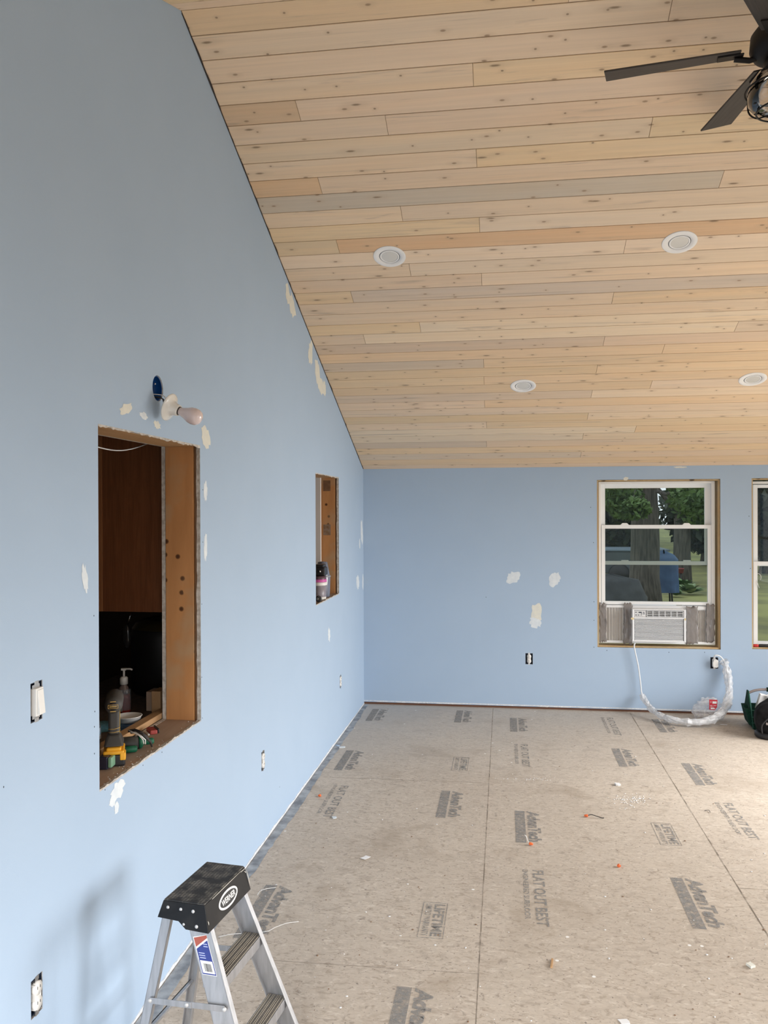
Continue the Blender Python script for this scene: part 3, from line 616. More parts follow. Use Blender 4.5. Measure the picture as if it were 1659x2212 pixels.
# battery pack beside it
q = P(228, 1662, 2, SZ)
bp_ = empty('battery_pack', (q.x-.008, q.y+.01, SZ+.0005), (0, 0, .12), label='small navy battery pack with a pale green side, beside the drill', cat='battery')
MB().box((-.016, -.02, 0), (.016, .02, .042)).build('case', nm('navy_case', (.02, .022, .045), .35), bp_, bevel=.004)
MB().box((.0162, -.019, .006), (.030, .019, .040)).build('green_end', nm('pale_green', (.20, .38, .25), .4), bp_, bevel=.004, label='pale green end')
# water bottle cut off by the wall edge
q = P(213, 1650, 2, SZ)
wbt = empty('water_bottle', (q.x-.030, q.y+.01, SZ+.0005), label='clear water bottle with a blue and white label at the opening edge', cat='bottle')
MB().lathe([(0, 0), (.026, 0), (.030, .006), (.028, .02), (.030, .03), (.028, .045), (.030, .06), (.0295, .075), (.0295, .12), (.025, .145), (.012, .165), (.012, .175), (0, .175)], 24).build('bottle_body', M['bottle'], wbt)
MB().lathe([(.0302, .080), (.0302, .095)], 24).build('label_band', nm('white_label', (.75, .78, .80), .5), wbt)
MB().lathe([(.0303, .0955), (.0303, .118)], 24).build('label_band', nm('blue_label', (.10, .32, .58), .5, col2=(.6, .7, .8), scale=50), wbt, label='blue label band')
MB().lathe([(.0135, .162), (.0135, .178), (0, .178)], 20).build('bottle_cap', M['white_plastic'], wbt)
# green and black tool lying down
q = P(291, 1622, 2, SZ)
gt = empty('green_power_tool', (q.x-.03, q.y+.01, SZ+.0005), (0, 0, 0), label='dark grey and green cylindrical power tool lying on the sill', cat='power tool')
d1 = Vector((.10, .06, .0)).normalized()
c0 = Vector((0, 0, .022))
MB().tube([c0-d1*.055, c0-d1*.05, c0+d1*.032, c0+d1*.036], [.017, .022, .022, .020], 20).build('tool_body', M['darkgrey'], gt)
MB().tube([c0+d1*.0365, c0+d1*.045, c0+d1*.052], [.0225, .0225, .014], 20).build('end_ring', M['green'], gt, label='green end ring')
MB().tube([c0+d1*.053, c0+d1*.085, c0+d1*.09], [.012, .012, .007], 16).build('nose', M['green'], gt, label='green nose')
c1 = Vector((.015, -.042, .0125))
tag(MB().tube([c1-d1*.05, c1+d1*.03, c1+d1*.036], [.012, .012, .007], 16).build('screwdriver', M['green'], loc=gt.location), 'green handled screwdriver lying in front of the grey power tool', 'screwdriver')
c2 = Vector((-.015, .055, .016))
g2 = empty('green_pouch', gt.location+c2, label='dark green pouch with grey clips behind the cylindrical tool', cat='pouch')
MB().tube([-d1*.055, -d1*.05, d1*.045, d1*.05], [.010, .0155, .0155, .010], 18).build('pouch_body', M['green_fabric'], g2)
for k in (.012, .030): MB().tube([d1*k, d1*(k+.008)], .0165, 16).build('clip', nm('grey_clip', (.22, .22, .22), .5), g2)
# cables
def Q(x, y, z): return P(x, y, 2, z)
cw = MB(); 
for k, (dx, dy) in enumerate(((0, 0), (2, -2), (5, 3))):
    pts = [Q(278+dx, 1580+dy, SZ+.075), Q(290+dx, 1578+dy, SZ+.085), Q(303+dx, 1583+dy, SZ+.085), Q(314+dx*.6, 1592+dy, SZ+.07), Q(324+dx*.4, 1602+dy*.5, SZ+.04), Q(328, 1612, SZ+.015)]
    pp = []
    for i in range(len(pts)-1):
        for j in range(4): pp.append(pts[i].lerp(pts[i+1], j/4))
    cw.tube(pp+[pts[-1]], .0035, 8)
tag(cw.build('charging_cable', M['wire_black']), 'black cable looped over the green tools on the sill', 'cable')
cw = MB()
for ofs in (0, 5):
    pts = [Q(277+ofs, 1577+ofs, SZ+.08), Q(288+ofs, 1582, SZ+.088), Q(300+ofs, 1588+ofs*.4, SZ+.088), Q(309+ofs, 1598, SZ+.075), Q(311+ofs*.6, 1607, SZ+.055)]
    pp = []
    for i in range(len(pts)-1):
        for j in range(4): pp.append(pts[i].lerp(pts[i+1], j/4))
    cw.tube(pp+[pts[-1]], .0018, 8)
tag(cw.build('charging_cable', M['wire_white']), 'pair of white cords twisted through the black cable', 'cable')
q = P(328, 1583, 2, SZ)
uk = empty('utility_knife', (q.x, q.y, SZ+.0005), (0, 0, -.9), label='red utility knife with black grip near the right side of the sill', cat='knife')
MB().box((-.032, -.014, 0), (.032, .014, .016)).build('knife_body', nm('dull_red', (.42, .07, .06), .5), uk, bevel=.004)
MB().box((-.034, .0145, .002), (.030, .022, .020)).build('grip', M['black'], uk, bevel=.003)
MB().box((-.03, -.024, 0), (.035, -.017, .006)).build('blade_strip', M['white_plastic'], uk, bevel=.001, label='white strip')
# sawdust and crumbs
rnd = random.Random(8); mb = MB()
for i in range(60):
    t = rnd.random(); y = o1[0]+.05+t*(.8); x = XL-.002-abs(rnd.gauss(0, .02)); r = rnd.uniform(.001, .0028); mb.ball((x, y, SZ+r*.6), (r, r*1.4, r*.7), 3)
tag(mb.build('plaster_crumbs', M['gypsum']), 'loose plaster crumbs along the front of the large sill', 'debris', kind='stuff')
# ---- items in the small opening
S2 = o2[2]-.001
MB().box((-.30, 0, 0), (0, .02, 1.0)).build('leaning_board', nm('white_panel_paint', (.80, .75, .71), .6), None, loc=(KX+.035, 6.045, S2+.0), bevel=.002, label='white painted board standing in the small opening against the wooden side board', cat='board')
q = P(694, 1297, 2, S2)
tb = empty('plastic_tub', (XL-.062, 5.67, S2+.0005), label='clear tub with magenta rim in the small wall opening', cat='tub')
MB().lathe([(0, 0), (.047, 0), (.050, .004), (.053, .105), (0, .105)], 32).build('tub_body', nm('cloudy_grey', (.30, .28, .31), .35, col2=(.22, .20, .24), scale=20), tb)
MB().lathe([(.0505, .001), (.0515, .02), (.0500, .02), (.0495, .001)], 32).build('base_band', M['white_plastic'], tb)
MB().lathe([(.0532, .098), (.0575, .100), (.0575, .122), (.0535, .122)], 32).build('tub_rim', M['white_plastic'], tb)
MB().lathe([(.0535, .1222), (.0560, .123), (.0550, .142), (.0535, .142)], 32).build('rim_band', nm('magenta', (.62, .12, .40), .4), tb, label='magenta band')
MB().lathe([(.0530, .1422), (.052, .160), (.045, .163), (0, .163)], 32).build('tub_lid', nm('smoky_lid', (.10, .06, .08), .3), tb)
q = P(708, 1290, 2, S2)
t2 = empty('storage_tub', (XL-.072, 5.84, S2+.0005), label='taller smoky blue grey tub behind the magenta rimmed tub', cat='tub')
MB().lathe([(0, 0), (.048, 0), (.052, .005), (.055, .14), (.046, .185), (.034, .25), (0, .255)], 32).build('tub_body', nm('smoky_blue_grey', (.16, .18, .24), .25, coat=.3), t2)
MB().lathe([(.0555, .142), (.058, .143), (.058, .154), (.053, .155)], 32).build('tub_rim', nm('rim_grey', (.26, .28, .31), .3), t2)
cmr = empty('black_case', (XL-.070, 5.70, S2+.1765), label='black hard case with a small metal stud on top of the tubs', cat='case')
MB().box((-.06, -.05, -.012), (.055, .05, .048)).box((-.02, -.045, .046), (.045, .045, .068)).build('case_body', M['black'], cmr, bevel=.008)
MB().lathe([(0, 0), (.008, 0), (.008, .004), (0, .006)], 16, aim((.020, -.0505, .020), (0.3, -1, 0))).build('metal_stud', M['steel'], cmr)
MB().lathe([(.010, -.006), (.020, -.008), (.022, 0), (.020, .008), (.004, .006), (.004, -.006)], 24, aim((XL-.020, 5.478, S2+.0235), (.25, -1, 0))).build('tape_roll', M['black'], None, label='small black round roll at the front of the small opening', cat='roll')
# ------------------------------------------------------------------ windows on the far wall
WY = YF+.055
def pf(x, y, Y=WY): p = PF(x, y, Y); return p.x, p.z
def window(name, fx0, fx1, ft, fb_, parts, opening):
    e = empty(name, ((opening[0]+opening[1])/2, WY, opening[2]), kind='structure'); L = e.location
    def R(nme, x0, x1, z0, z1, y0, y1, t4, m=M['vinyl'], par=e, bev=.002):
        return MB().ring(x0-L.x, x1-L.x, z0-L.z, z1-L.z, y0-L.y, y1-L.y, *t4).build(nme, m, par, bevel=bev)
    ox0, ox1, oz0, oz1 = opening
    R('rough_frame', ox0+.001, ox1-.001, oz0+.001, oz1-.001, YF+.012, YF+.148, (.012, .012, .012, .012), M['jamb'])
    R('window_frame', fx0, fx1, fb_, ft, WY, WY+.085, (.018, .027, .020, .022))
    for nme, x0, x1, z0, z1, y0, t4 in parts:
        s = R(nme, x0, x1, z0, z1, y0, y0+.026, t4)
        MB().box((x0+t4[0]-.003-L.x, y0+.011-L.y, z0+t4[3]-.003-L.z), (x1-t4[1]+.003-L.x, y0+.015-L.y, z1-t4[2]+.003-L.z)).build('glass_pane', M['glass'], s)
    return e
fx0, ft = pf(1293, 1041); fx1, fbm = pf(1545, 1393)
def part(nme, x0, x1, yt, yb, gx0, gx1, gt, gb, Y):
    a, t = pf(x0, yt, Y); b, bo = pf(x1, yb, Y); ga, gt_ = pf(gx0, gt, Y); gb_, gbo = pf(gx1, gb, Y)
    return (nme, a, b, bo, t, Y, (ga-a, b-gb_, t-gt_, gbo-bo))
win1 = window('window_1', fx0, fx1, ft, fbm, [part('sash', 1297, 1538, 1046, 1221, 1307, 1523, 1055, 1213, WY+.040), part('sash', 1299, 1537, 1134, 1308, 1307, 1529, 1142, 1301, WY+.008)], (wx0, wx1, wz0, wz1))
L = win1.location
for px in (1350, 1484):
    x, z = pf(px, 1134); MB().hexa([(x-.035-L.x, .008, z-L.z), (x+.035-L.x, .008, z-L.z), (x+.035-L.x, .028, z-L.z), (x-.035-L.x, .028, z-L.z)], [(x-.018-L.x, .010, z+.016-L.z), (x+.018-L.x, .010, z+.016-L.z), (x+.018-L.x, .026, z+.016-L.z), (x-.018-L.x, .026, z+.016-L.z)]).build('sash_lock', M['vinyl'], win1, bevel=.002)
    x, z = pf(px, 1213, WY+.05); MB().box((x-.03-L.x, .042, z-L.z), (x+.03-L.x, .06, z+.012-L.z)).build('sash_lock', M['vinyl'], win1, bevel=.003)
x0, t = pf(1624, 1040); b_ = pf(1628, 1397)[1]; x1 = w2[1]-.02
def part2(nme, yt, yb, gt, gb, Y, xa=1628):
    a, t = pf(xa, yt, Y); bo = pf(xa, yb, Y)[1]; ga, gt_ = pf(1636.5, gt, Y); gbo = pf(1636.5, gb, Y)[1]
    return (nme, a, x1-.02, bo, t, Y, (ga-a, .04, t-gt_, gbo-bo))
win2 = window('window_2', w2[0]+.004, x1+.015, t, b_, [part2('sash', 1047, 1223, 1054, 1214, WY+.040), part2('sash', 1213, 1392, 1222, 1385, WY+.008)], w2)
sd = PF(1640, 1397.5, YF+.03)
sw = empty('screwdriver', (sd.x, YF+.022, w2[2]+.0135), (0, 0, 0), label='red and black handled screwdriver on the sill of the right hand window', cat='screwdriver')
MB().tube([(-.052, 0, .012), (-.045, 0, .012), (-.02, 0, .012), (-.008, 0, .012)], [.006, .0125, .0125, .009], 16).build('handle', M['red'], sw, label='red handle collar')
MB().tube([(-.0075, 0, .012), (.0, 0, .012), (.09, 0, .012), (.098, 0, .012)], [.009, .0135, .0135, .009], 16).build('grip', M['black'], sw)
MB().tube([(-.053, 0, .012), (-.066, 0, .012)], .003, 8).build('shaft', M['steel'], sw)
pp = [PF(1638+6*math.cos(a), 1247-8*math.sin(a), WY+.01) for a in [i*.5 for i in range(-2, 9)]]+[PF(1636, 1258, WY+.0), PF(1640, 1270, WY-.0)]
MB().tube([p-L*0 for p in pp], .0018, 6).build('twist_of_string', M['wire_white'], None, label='white loop of string tied at the left edge of the right hand window', cat='string')
# ------------------------------------------------------------------ air conditioner
AY = YF-.045
def pa(x, y, Y=AY): p = PF(x, y, Y); return p.x, p.z
ax0, az1 = pa(1366, 1315.5); ax1, az0 = pa(1482, 1388)
ac = empty('air_conditioner', ((ax0+ax1)/2, AY, az0), label='white window air conditioner under the raised sash, lower left window', cat='air conditioner')
Lc = ac.location; AW = (ax1-ax0)/2; AH = az1-az0
MB().box((-AW+.004, .042, .004), (AW-.004, .50, AH-.004)).build('body', M['cool_white'], ac, bevel=.004)
MB().ring(-AW, AW, 0, AH, 0, .041, .016, .016, .010, .012).box((-AW+.016, 0, AH*.715), (AW-.016, .03, AH*.755)).box((-AW+.016, .026, .012), (AW-.016, .040, AH-.010)).build('front_bezel', M['cool_white'], ac, bevel=.003)
MB().box((-AW+.018, .004, AH*.76), (-AW+.108, .025, AH-.013)).build('control_panel', nm('panel_pale', (.66, .67, .68), .35), ac, bevel=.002)
cp = ac.children[-1]
for (u, v, w, h) in ((.10, .84, .14, .11), (.52, .82, .34, .16), (.88, .84, .14, .10), (.66, .50, .10, .10), (.90, .50, .14, .10), (.10, .18, .14, .11), (.36, .18, .14, .10), (.62, .18, .10, .08), (.88, .18, .10, .08)):
    X0 = -AW+.022; Wp = .080; Z0 = AH*.76+.008; Hp = AH*.24-.029
    MB().box((X0+Wp*u-w*Wp/2*.9, .0015, Z0+Hp*v-h*Hp/2*1.5), (X0+Wp*u+w*Wp/2*.9, .0038, Z0+Hp*v+h*Hp/2*1.5)).build('button', M['darkbox'] if u < .8 or v > .2 else M['cool_white'], cp)
lx0 = -AW+.116; lx1 = AW-.020; lz0 = AH*.765; lz1 = AH-.013
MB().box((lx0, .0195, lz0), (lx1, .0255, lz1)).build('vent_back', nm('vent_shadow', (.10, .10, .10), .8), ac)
mb = MB()
for i in range(4): 
    z = lz0+.004+(lz1-lz0-.008)*i/3; mb.box((lx0, .003, z-.0022), (lx1, .016, z+.0022))
for i in range(7):
    x = lx0+.002+(lx1-lx0-.004)*i/6; mb.box((x-.002, .002, lz0), (x+.002, .014, lz1))
mb.build('air_louvre', M['cool_white'], ac)
mb = MB(); n = 17; gz1 = AH*.70; gz0 = .016
for i in range(n):
    z = gz0+(gz1-gz0)*i/(n-1); mb.box((-AW+.020, .003, z-.0026), (AW-.022, .020, z+.0026))
mb.build('front_grille', M['cool_white'], ac)
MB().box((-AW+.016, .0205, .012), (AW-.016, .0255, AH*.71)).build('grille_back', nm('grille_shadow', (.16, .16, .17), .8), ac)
for sx in (-1, 1): MB().box((sx*(AW-.001)-.012, -.0008, AH*.675), (sx*(AW-.001)+.012 if sx < 0 else AW, -.0001, AH*.735)).build('tape_scrap', nm('yellow_tape', (.72, .58, .32), .7), ac, label='small yellowish tape scrap')
# top rail and side curtains
def local(e, p): return Vector(p)-e.location
xa, za = pf(1366, 1308.5, WY+.006); xb, zb = pf(1480, 1317, WY+.006)
MB().box(local(ac, (xa-.02, WY+.010, zb-.004)), local(ac, (xb+.17, WY+.03, za+.004))).build('top_rail', M['cool_white'], ac, bevel=.002)
def curtain(pxa, pxb, pyt, pyb):
    x0, z1 = pf(pxa, pyt, WY+.012); x1, z0 = pf(pxb, pyb, WY+.012); n = 12; vs = []; fs = []
    for i in range(n+1):
        x = x0+(x1-x0)*i/n; y = WY+.010+(.014 if i % 2 else 0)
        vs += [local(ac, (x, y, z0)), local(ac, (x, y, z1))]
    for i in range(n): fs.append((2*i, 2*i+2, 2*i+3, 2*i+1))
    MB().add(vs, fs).build('side_curtain', nm('accordion_vinyl', (.62, .60, .57), .5), ac)
    MB().box(local(ac, (x0-.004, WY+.002, z1-.0)), local(ac, (x1+.004, WY+.030, z1+.022))).build('curtain_rail', M['cool_white'], ac, bevel=.002)
    MB().box(local(ac, (x0-.03, WY-.002, z0-.018)), local(ac, (x1+.006, WY+.030, z0))).build('curtain_rail', M['cool_white'], ac, bevel=.002)
xe0 = pf(1296, 1350, WY+.04)[0]; xe1 = pf(1541, 1350, WY+.04)[0]; ze1 = pf(1400, 1303, WY+.04)[1]; ze0 = pf(1400, 1390, WY+.04)[1]
for q0, q1 in ((xe0, ax0+.001), (ax1-.001, xe1)): MB().box(local(ac, (q0, WY+.038, ze0)), local(ac, (q1, WY+.044, ze1))).build('filler_panel', M['cool_white'], ac)
curtain(1309, 1347, 1312, 1384); curtain(1500, 1524, 1316, 1387)
xs0, zs1 = pf(1296, 1386.5, WY); xs1, zs0 = pf(1541, 1393, WY)
MB().box(local(ac, (xs0, WY+.006, zs0)), local(ac, (xs1, WY+.07, zs1+.004))).build('bottom_rail', M['cool_white'], ac, bevel=.002)
# crinkled grey tape sheets
def film(pxs, Y, label, seed, nx=7, nz=14, amp=.006):
    rnd = random.Random(seed); (a, b_, c, d) = pxs; vs = []; fs = []
    for j in range(nz+1):
        for i in range(nx+1):
            u, v = i/nx, j/nz; x = a+(b_-a)*u; y = c+(d-c)*v
            if 0 < j < nz and i in (0, nx): x += rnd.uniform(-1.6, 1.6)
            if j in (0, nz): y += rnd.uniform(-3, 3)
            vs.append(PF(x, y, Y-abs(rnd.gauss(0, amp))))
    for j in range(nz):
        for i in range(nx): q = j*(nx+1)+i; fs.append((q, q+1, q+nx+2, q+nx+1))
    o = MB().add(vs, fs, True).build('tape_sheet', M['film']); tag(o, label, 'tape', 'grey tape sheets round the air conditioner')
    sd_ = o.modifiers.new('s', 'SOLIDIFY'); sd_.thickness = .0006
film((1295, 1310, 1303, 1387), WY-.004, 'wrinkled grey tape at the far left of the air conditioner window', 1)
film((1347, 1366, 1303, 1391), WY-.004, 'dark crinkled tape strip directly left of the air conditioner', 2)
film((1482, 1508, 1310, 1391), WY-.004, 'wide grey tape sheet directly right of the air conditioner', 3)
film((1525, 1544, 1306, 1387), WY-.004, 'grey tape at the far right of the air conditioner window', 4)
# power cord with plug
def smooth(pts, k=5):
    out = []; pts = [Vector(p) for p in pts]
    for i in range(len(pts)-1):
        p0, p1, p2, p3 = pts[max(i-1, 0)], pts[i], pts[i+1], pts[min(i+2, len(pts)-1)]
        for j in range(k):
            t = j/k; out.append(.5*((2*p1)+(p2-p0)*t+(2*p0-5*p1+4*p2-p3)*t*t+(3*p1-p0-3*p2+p3)*t**3))
    return out+[pts[-1]]
def cl(p): p = Vector(p); p.z = max(p.z, .016); return p
cpath = [PF(1371.5, 1389, YF-.035), PF(1370, 1396, YF-.04), PF(1373, 1412, YF-.035), PF(1379, 1440, YF-.035), PF(1383, 1470, YF-.035), PF(1387, 1500, YF-.05),
         PF(1398, 1520, YF-.12), PF(1412, 1536, YF-.22), PF(1435, 1549, YF-.34), PF(1470, 1558, YF-.42), PF(1510, 1560, YF-.44), PF(1545, 1551, YF-.38), PF(1566, 1530, YF-.26), PF(1575, 1500, YF-.15),
         PF(1574, 1470, YF-.08), PF(1568, 1440, YF-.05), PF(1562, 1425, YF-.05), PF(1554, 1417, YF-.055), PF(1545, 1416, YF-.055), PF(1543, 1421, YF-.045)]
cs = smooth([cl(p) for p in cpath])
MB().tube([p-ac.location for p in cs], .0055, 10).build('power_cord', M['cool_white'], ac)
c = fb[1]; ly = c.y
pl = [(-.019, -.031), (.010, -.033), (.021, -.022), (.021, .024), (.012, .033), (-.016, .033), (-.019, .02), (-.024, .012), (-.024, -.012)]
MB().prism(pl, 0, .030, basis((c.x-ac.location.x+.002, YF-.014-ac.location.y, c.z-ac.location.z), (1, 0, 0), (0, 0, 1), (0, -1, 0))).build('plug', M['white_plastic'], ac, bevel=.004)
# plastic sleeve over the cord
rnd = random.Random(11); sl = []
seg = [p for p in cs if True][25:80]
pts = [seg[0].lerp(seg[0], 0)]; rs = []
sl_pts = []
for i, p in enumerate(seg):
    sl_pts.append(Vector(p)); rs.append(rnd.uniform(.020, .032)*(1.15 if i > 20 else .85))
vs = []; fs = []; n = 16; up = None
for i, p in enumerate(sl_pts):
    t = (sl_pts[min(i+1, len(sl_pts)-1)]-sl_pts[max(i-1, 0)]).normalized()
    if up is None: up = t.orthogonal().normalized()
    up = (up-t*up.dot(t)).normalized(); b = t.cross(up)
    for k in range(n):
        a = 2*math.pi*k/n; r = rs[i]*rnd.uniform(.80, 1.16); v = p+(up*math.cos(a)+b*math.sin(a))*r; v.z = max(v.z, .003); v.y = min(v.y, YF-.004); vs.append(v)
for i in range(len(sl_pts)-1):
    for k in range(n): fs.append((i*n+k, i*n+(k+1) % n, (i+1)*n+(k+1) % n, (i+1)*n+k))
tag(MB().add(vs, fs, False).build('plastic_sleeve', M['poly']), 'crinkled clear plastic sleeve round the white power cord on the floor', 'plastic sleeve')
# clear bag with red label, leaning on the wall
bgx = PF(1531, 1530, YF-.17); bag = empty('plastic_bag', (bgx.x, YF-.17, 0), label='clear plastic bag with a red label against the far wall', cat='bag')
rnd = random.Random(3); mb = MB(); n = 16; m_ = 10; vs = []; fs = []
hb = PF(1531, 1506, YF-.17).z
for j in range(m_+1):
    for i in range(n):
        a = 2*math.pi*i/n; v = j/m_; r = (.095+.02*math.sin(v*5))*(1 if v < .9 else .7)*rnd.uniform(.86, 1.1)
        vs.append((r*math.cos(a)*1.12, r*math.sin(a)*.55, .004+v*(hb-.02)+rnd.uniform(0, .016)*(j > 0)))
for j in range(m_):
    for i in range(n): fs.append((j*n+i, j*n+(i+1) % n, (j+1)*n+(i+1) % n, (j+1)*n+i))
fs.append(tuple(range(m_*n, m_*n+n)))
MB().add(vs, fs, False).build('bag_film', M['poly_thin'], bag)
def bl(x, y): p = PF(x, y, YF-.245); return p-bag.location
a, b, c, d, e_ = bl(1532, 1511), bl(1550, 1512), bl(1549, 1527), bl(1544, 1534), bl(1532, 1533)
MB().add([a, b, c, d, e_]+[v+Vector((0, .002, 0)) for v in (a, b, c, d, e_)], [(0, 1, 2, 3, 4), (9, 8, 7, 6, 5)]+[(i, (i+1) % 5, 5+(i+1) % 5, 5+i) for i in range(5)]).build('bag_label', nm('bag_label_red', (.56, .04, .06), .4), bag, label='red printed label')
for x0, y0, x1, y1 in ((1539, 1515, 1548, 1520), (1534, 1516, 1537, 1517), (1533.5, 1524, 1539, 1525), (1541, 1524, 1547, 1525), (1534, 1527, 1542, 1528), (1535, 1529, 1544, 1532)):
    a, b = bl(x0, y0), bl(x1, y1); MB().box((a.x, a.y-.002, b.z), (b.x, a.y-.0005, a.z)).build('print_mark', M['logo_white'], bag.children[-1] if bag.children[-1].name.startswith('bag_label') else bag)
# ------------------------------------------------------------------ outlets, switch, lampholder
def duplex(loc, R, label, plugged=False, tilt=0):
    """duplex outlet: local x right, local z up, local -y out of the wall"""
    e = empty('wall_outlet', loc, label=label, cat='outlet'); T = R
    def b(nme, mb, m, **k): o = mb.build(nme, m, e, **k); o.matrix_local = T; return o
    mb = MB().ring(-.0268, .0268, -.0455, .0455, .002, .045, .002, .002, .002, .002).box((-.0268, .043, -.0455), (.0268, .045, .0455))
    b('box_liner', mb, M['darkbox'])
    mb = MB().box((-.0085, -.001, .040), (.0085, .0005, .052)).box((-.0085, -.001, -.052), (.0085, .0005, -.040)).box((-.007, .0006, -.044), (.007, .004, .044))
    b('mounting_strap', mb, M['steel'])
    b('receptacle_body', MB().box((-.0145, -.004, -.033), (.0145, .014, .033)), M['white_plastic'])
    for s in (-1, 1):
        r = b('receptacle', MB().lathe([(0, 0), (.0165, 0), (.0175, .003), (.0175, .014), (0, .014)], 24, basis((0, .008, s*.0195), (1, 0, 0), (0, 0, 1), (0, -1, 0))), M['white_plastic'])
        for dx, h in ((-.006, .004), (.006, .0035)): MB().box((dx-.0008, -.0068, s*.0195-h+.003), (dx+.0008, -.0058, s*.0195+h+.003)).build('slot', M['black'], r)
    return e
RL = Matrix.Rotation(math.radians(90), 4, 'Z')       # outlet facing +X: local -y -> +x
Rm = basis((0, 0, 0), (0, 1, 0), (-1, 0, 0), (0, 0, 1))
Rf = Matrix.Identity(4)
duplex((fb[0].x, YF, fb[0].z), Rf, 'uncovered white outlet low on the far wall, left of the windows')
duplex((fb[1].x, YF, fb[1].z), Rf, 'uncovered outlet under the windows with the power cord plugged in')
for k, lab in ((1, 'uncovered outlet low on the left wall, nearest the camera beside the ladder'), (2, 'uncovered outlet on the left wall, below and right of the large opening'), (3, 'uncovered outlet on the left wall near the far corner')):
    duplex((XL, el[k][0].y, el[k][0].z), Rm, lab)
c = el[0][0]; e = empty('light_switch', (XL, c.y, c.z), label='white rocker light switch without a cover on the left wall', cat='switch')
for nme, mb, m, bev in (('box_liner', MB().ring(-.0278, .0278, -.0515, .0515, .002, .045, .002, .002, .002, .002).box((-.0278, .043, -.0515), (.0278, .045, .0515)), M['darkbox'], 0),
                   ('mounting_strap', MB().box((-.0095, -.001, .043), (.0095, .001, .054)).box((-.0095, -.001, -.054), (.0095, .001, -.043)).box((-.017, .001, -.045), (.017, .004, .045)), M['steel'], .0005),
                   ('switch_frame', MB().box((-.0172, -.010, -.0365), (.0172, .015, .0365)), M['white_plastic'], .002),
                   ('rocker', MB().hexa([(-.0135, -.018, -.032), (.0135, -.018, -.032), (.0135, -.0102, -.032), (-.0135, -.0102, -.032)], [(-.0135, -.012, .032), (.0135, -.012, .032), (.0135, -.0102, .032), (-.0135, -.0102, .032)]), M['white_plastic'], .001)):
    o = mb.build(nme, m, e, bevel=bev); o.matrix_local = Rm
# blue ceiling style box + hanging lampholder
jb = empty('junction_box', (XL, hc.y, hc.z), label='round blue electrical box recessed in the left wall above the opening', cat='electrical box')
MB().lathe([(hole_r-.0015, -.004), (hole_r-.002, -.045), (0, -.046)], 32, aim((0, 0, 0), (1, 0, 0))).lathe([(hole_r-.004, -.004), (hole_r-.0015, -.004)], 32, aim((0, 0, 0), (1, 0, 0))).build('box_shell', M['bluebox'], jb)
for q in ((-.02, .02, .02), (-.02, -.012, -.02)): MB().ball(q, .004, 6).build('box_screw', M['steel'], jb)
A = Vector((.93, -.08, -.35)).normalized(); lc = PL(367, 880, .05)
lh = empty('lampholder', lc, label='white porcelain lampholder with bulb hanging by its wires', cat='lampholder'); Mz = aim((0, 0, 0), A)
MB().lathe([(0, -.006), (.047, -.006), (.050, -.003), (.0495, .000), (.044, .003), (.032, .007), (.024, .014), (.0205, .032), (.0190, .038), (.015, .038), (.015, .02), (0, .02)], 40, Mz).build('porcelain_base', M['porcelain'], lh)
MB().lathe([(.0135, .0382), (.0152, .0385), (.0152, .041), (.013, .041)], 28, Mz).build('bulb_collar', M['wire_black'], lh)
MB().lathe([(.0135, .041), (.0155, .050), (.021, .066), (.0285, .084), (.030, .096), (.0285, .110), (.022, .122), (.012, .128), (0, .130)], 36, Mz).build('light_bulb', M['bulb'], lh)
bk = lc-A*.006
for k, (s, e0, cm) in enumerate((((-.02, .008, -.03), (0, 0, .012), 'wire_black'), ((-.02, -.01, -.03), (0, .0, -.025), 'wire_black'), ((-.02, .0, -.02), (0, .01, 0), 'wire_white'))):
    p0 = Vector((XL, hc.y, hc.z))+Vector(s); p3 = bk+Vector(e0)*.8; p1 = p0+Vector((.035, .012*(k-1)+.012, -.006)); p2 = p3-A*.016+Vector((0, 0, -.004*k))
    MB().tube([p-lc for p in smooth([p0, p1, p2, p3], 8)], .0016, 8).build('lead_wire', M[cm], lh)
# ------------------------------------------------------------------ recessed lights
RLO = None
for i, (p, lab) in enumerate((((-.612, 4.469), 'white round recessed downlight, upper left of the four in the ceiling'), ((.903, 4.466), 'white round recessed downlight, upper right, nearest the fan'),
                        ((.134, 5.844), 'white round recessed downlight, lower left of the four, above the blank wall'), ((1.646, 5.831), 'white round recessed downlight, lower right at the photo edge'))):
    s = (YF-p[1])*CL
    if RLO is None:
        RLO = r = empty('recessed_downlight', (0, 0, 0))
        MB().lathe([(.0885, .0002), (.0885, .0018), (.086, .003), (.057, .003), (.0560, .0004)], 48).build('trim_ring', M['ring_white'], r)
        MB().lathe([(.0530, .001), (.0530, .0030), (.048, .0034), (.044, -.002 + .004), (.044, .0012)], 40).build('gimbal_ring', M['ring_white'], r)
        MB().lathe([(.0438, .0013), (.030, .0022), (0, .0030)], 40).build('lens', nm('frosted_lens', (.70, .68, .64), .25, coat=.4), r)
        MB().lathe([(.0562, .0009), (.0528, .0009)], 40).build('shadow_gap', M['darkgrey'], r)
    else: r = copy_tree(RLO)
    r.matrix_world = MC @ Matrix.Translation((p[0], s, .0002)) @ Matrix.Rotation(.4*i, 4, 'Z')
    tag(r, lab, 'recessed light', 'recessed downlights in the plank ceiling')
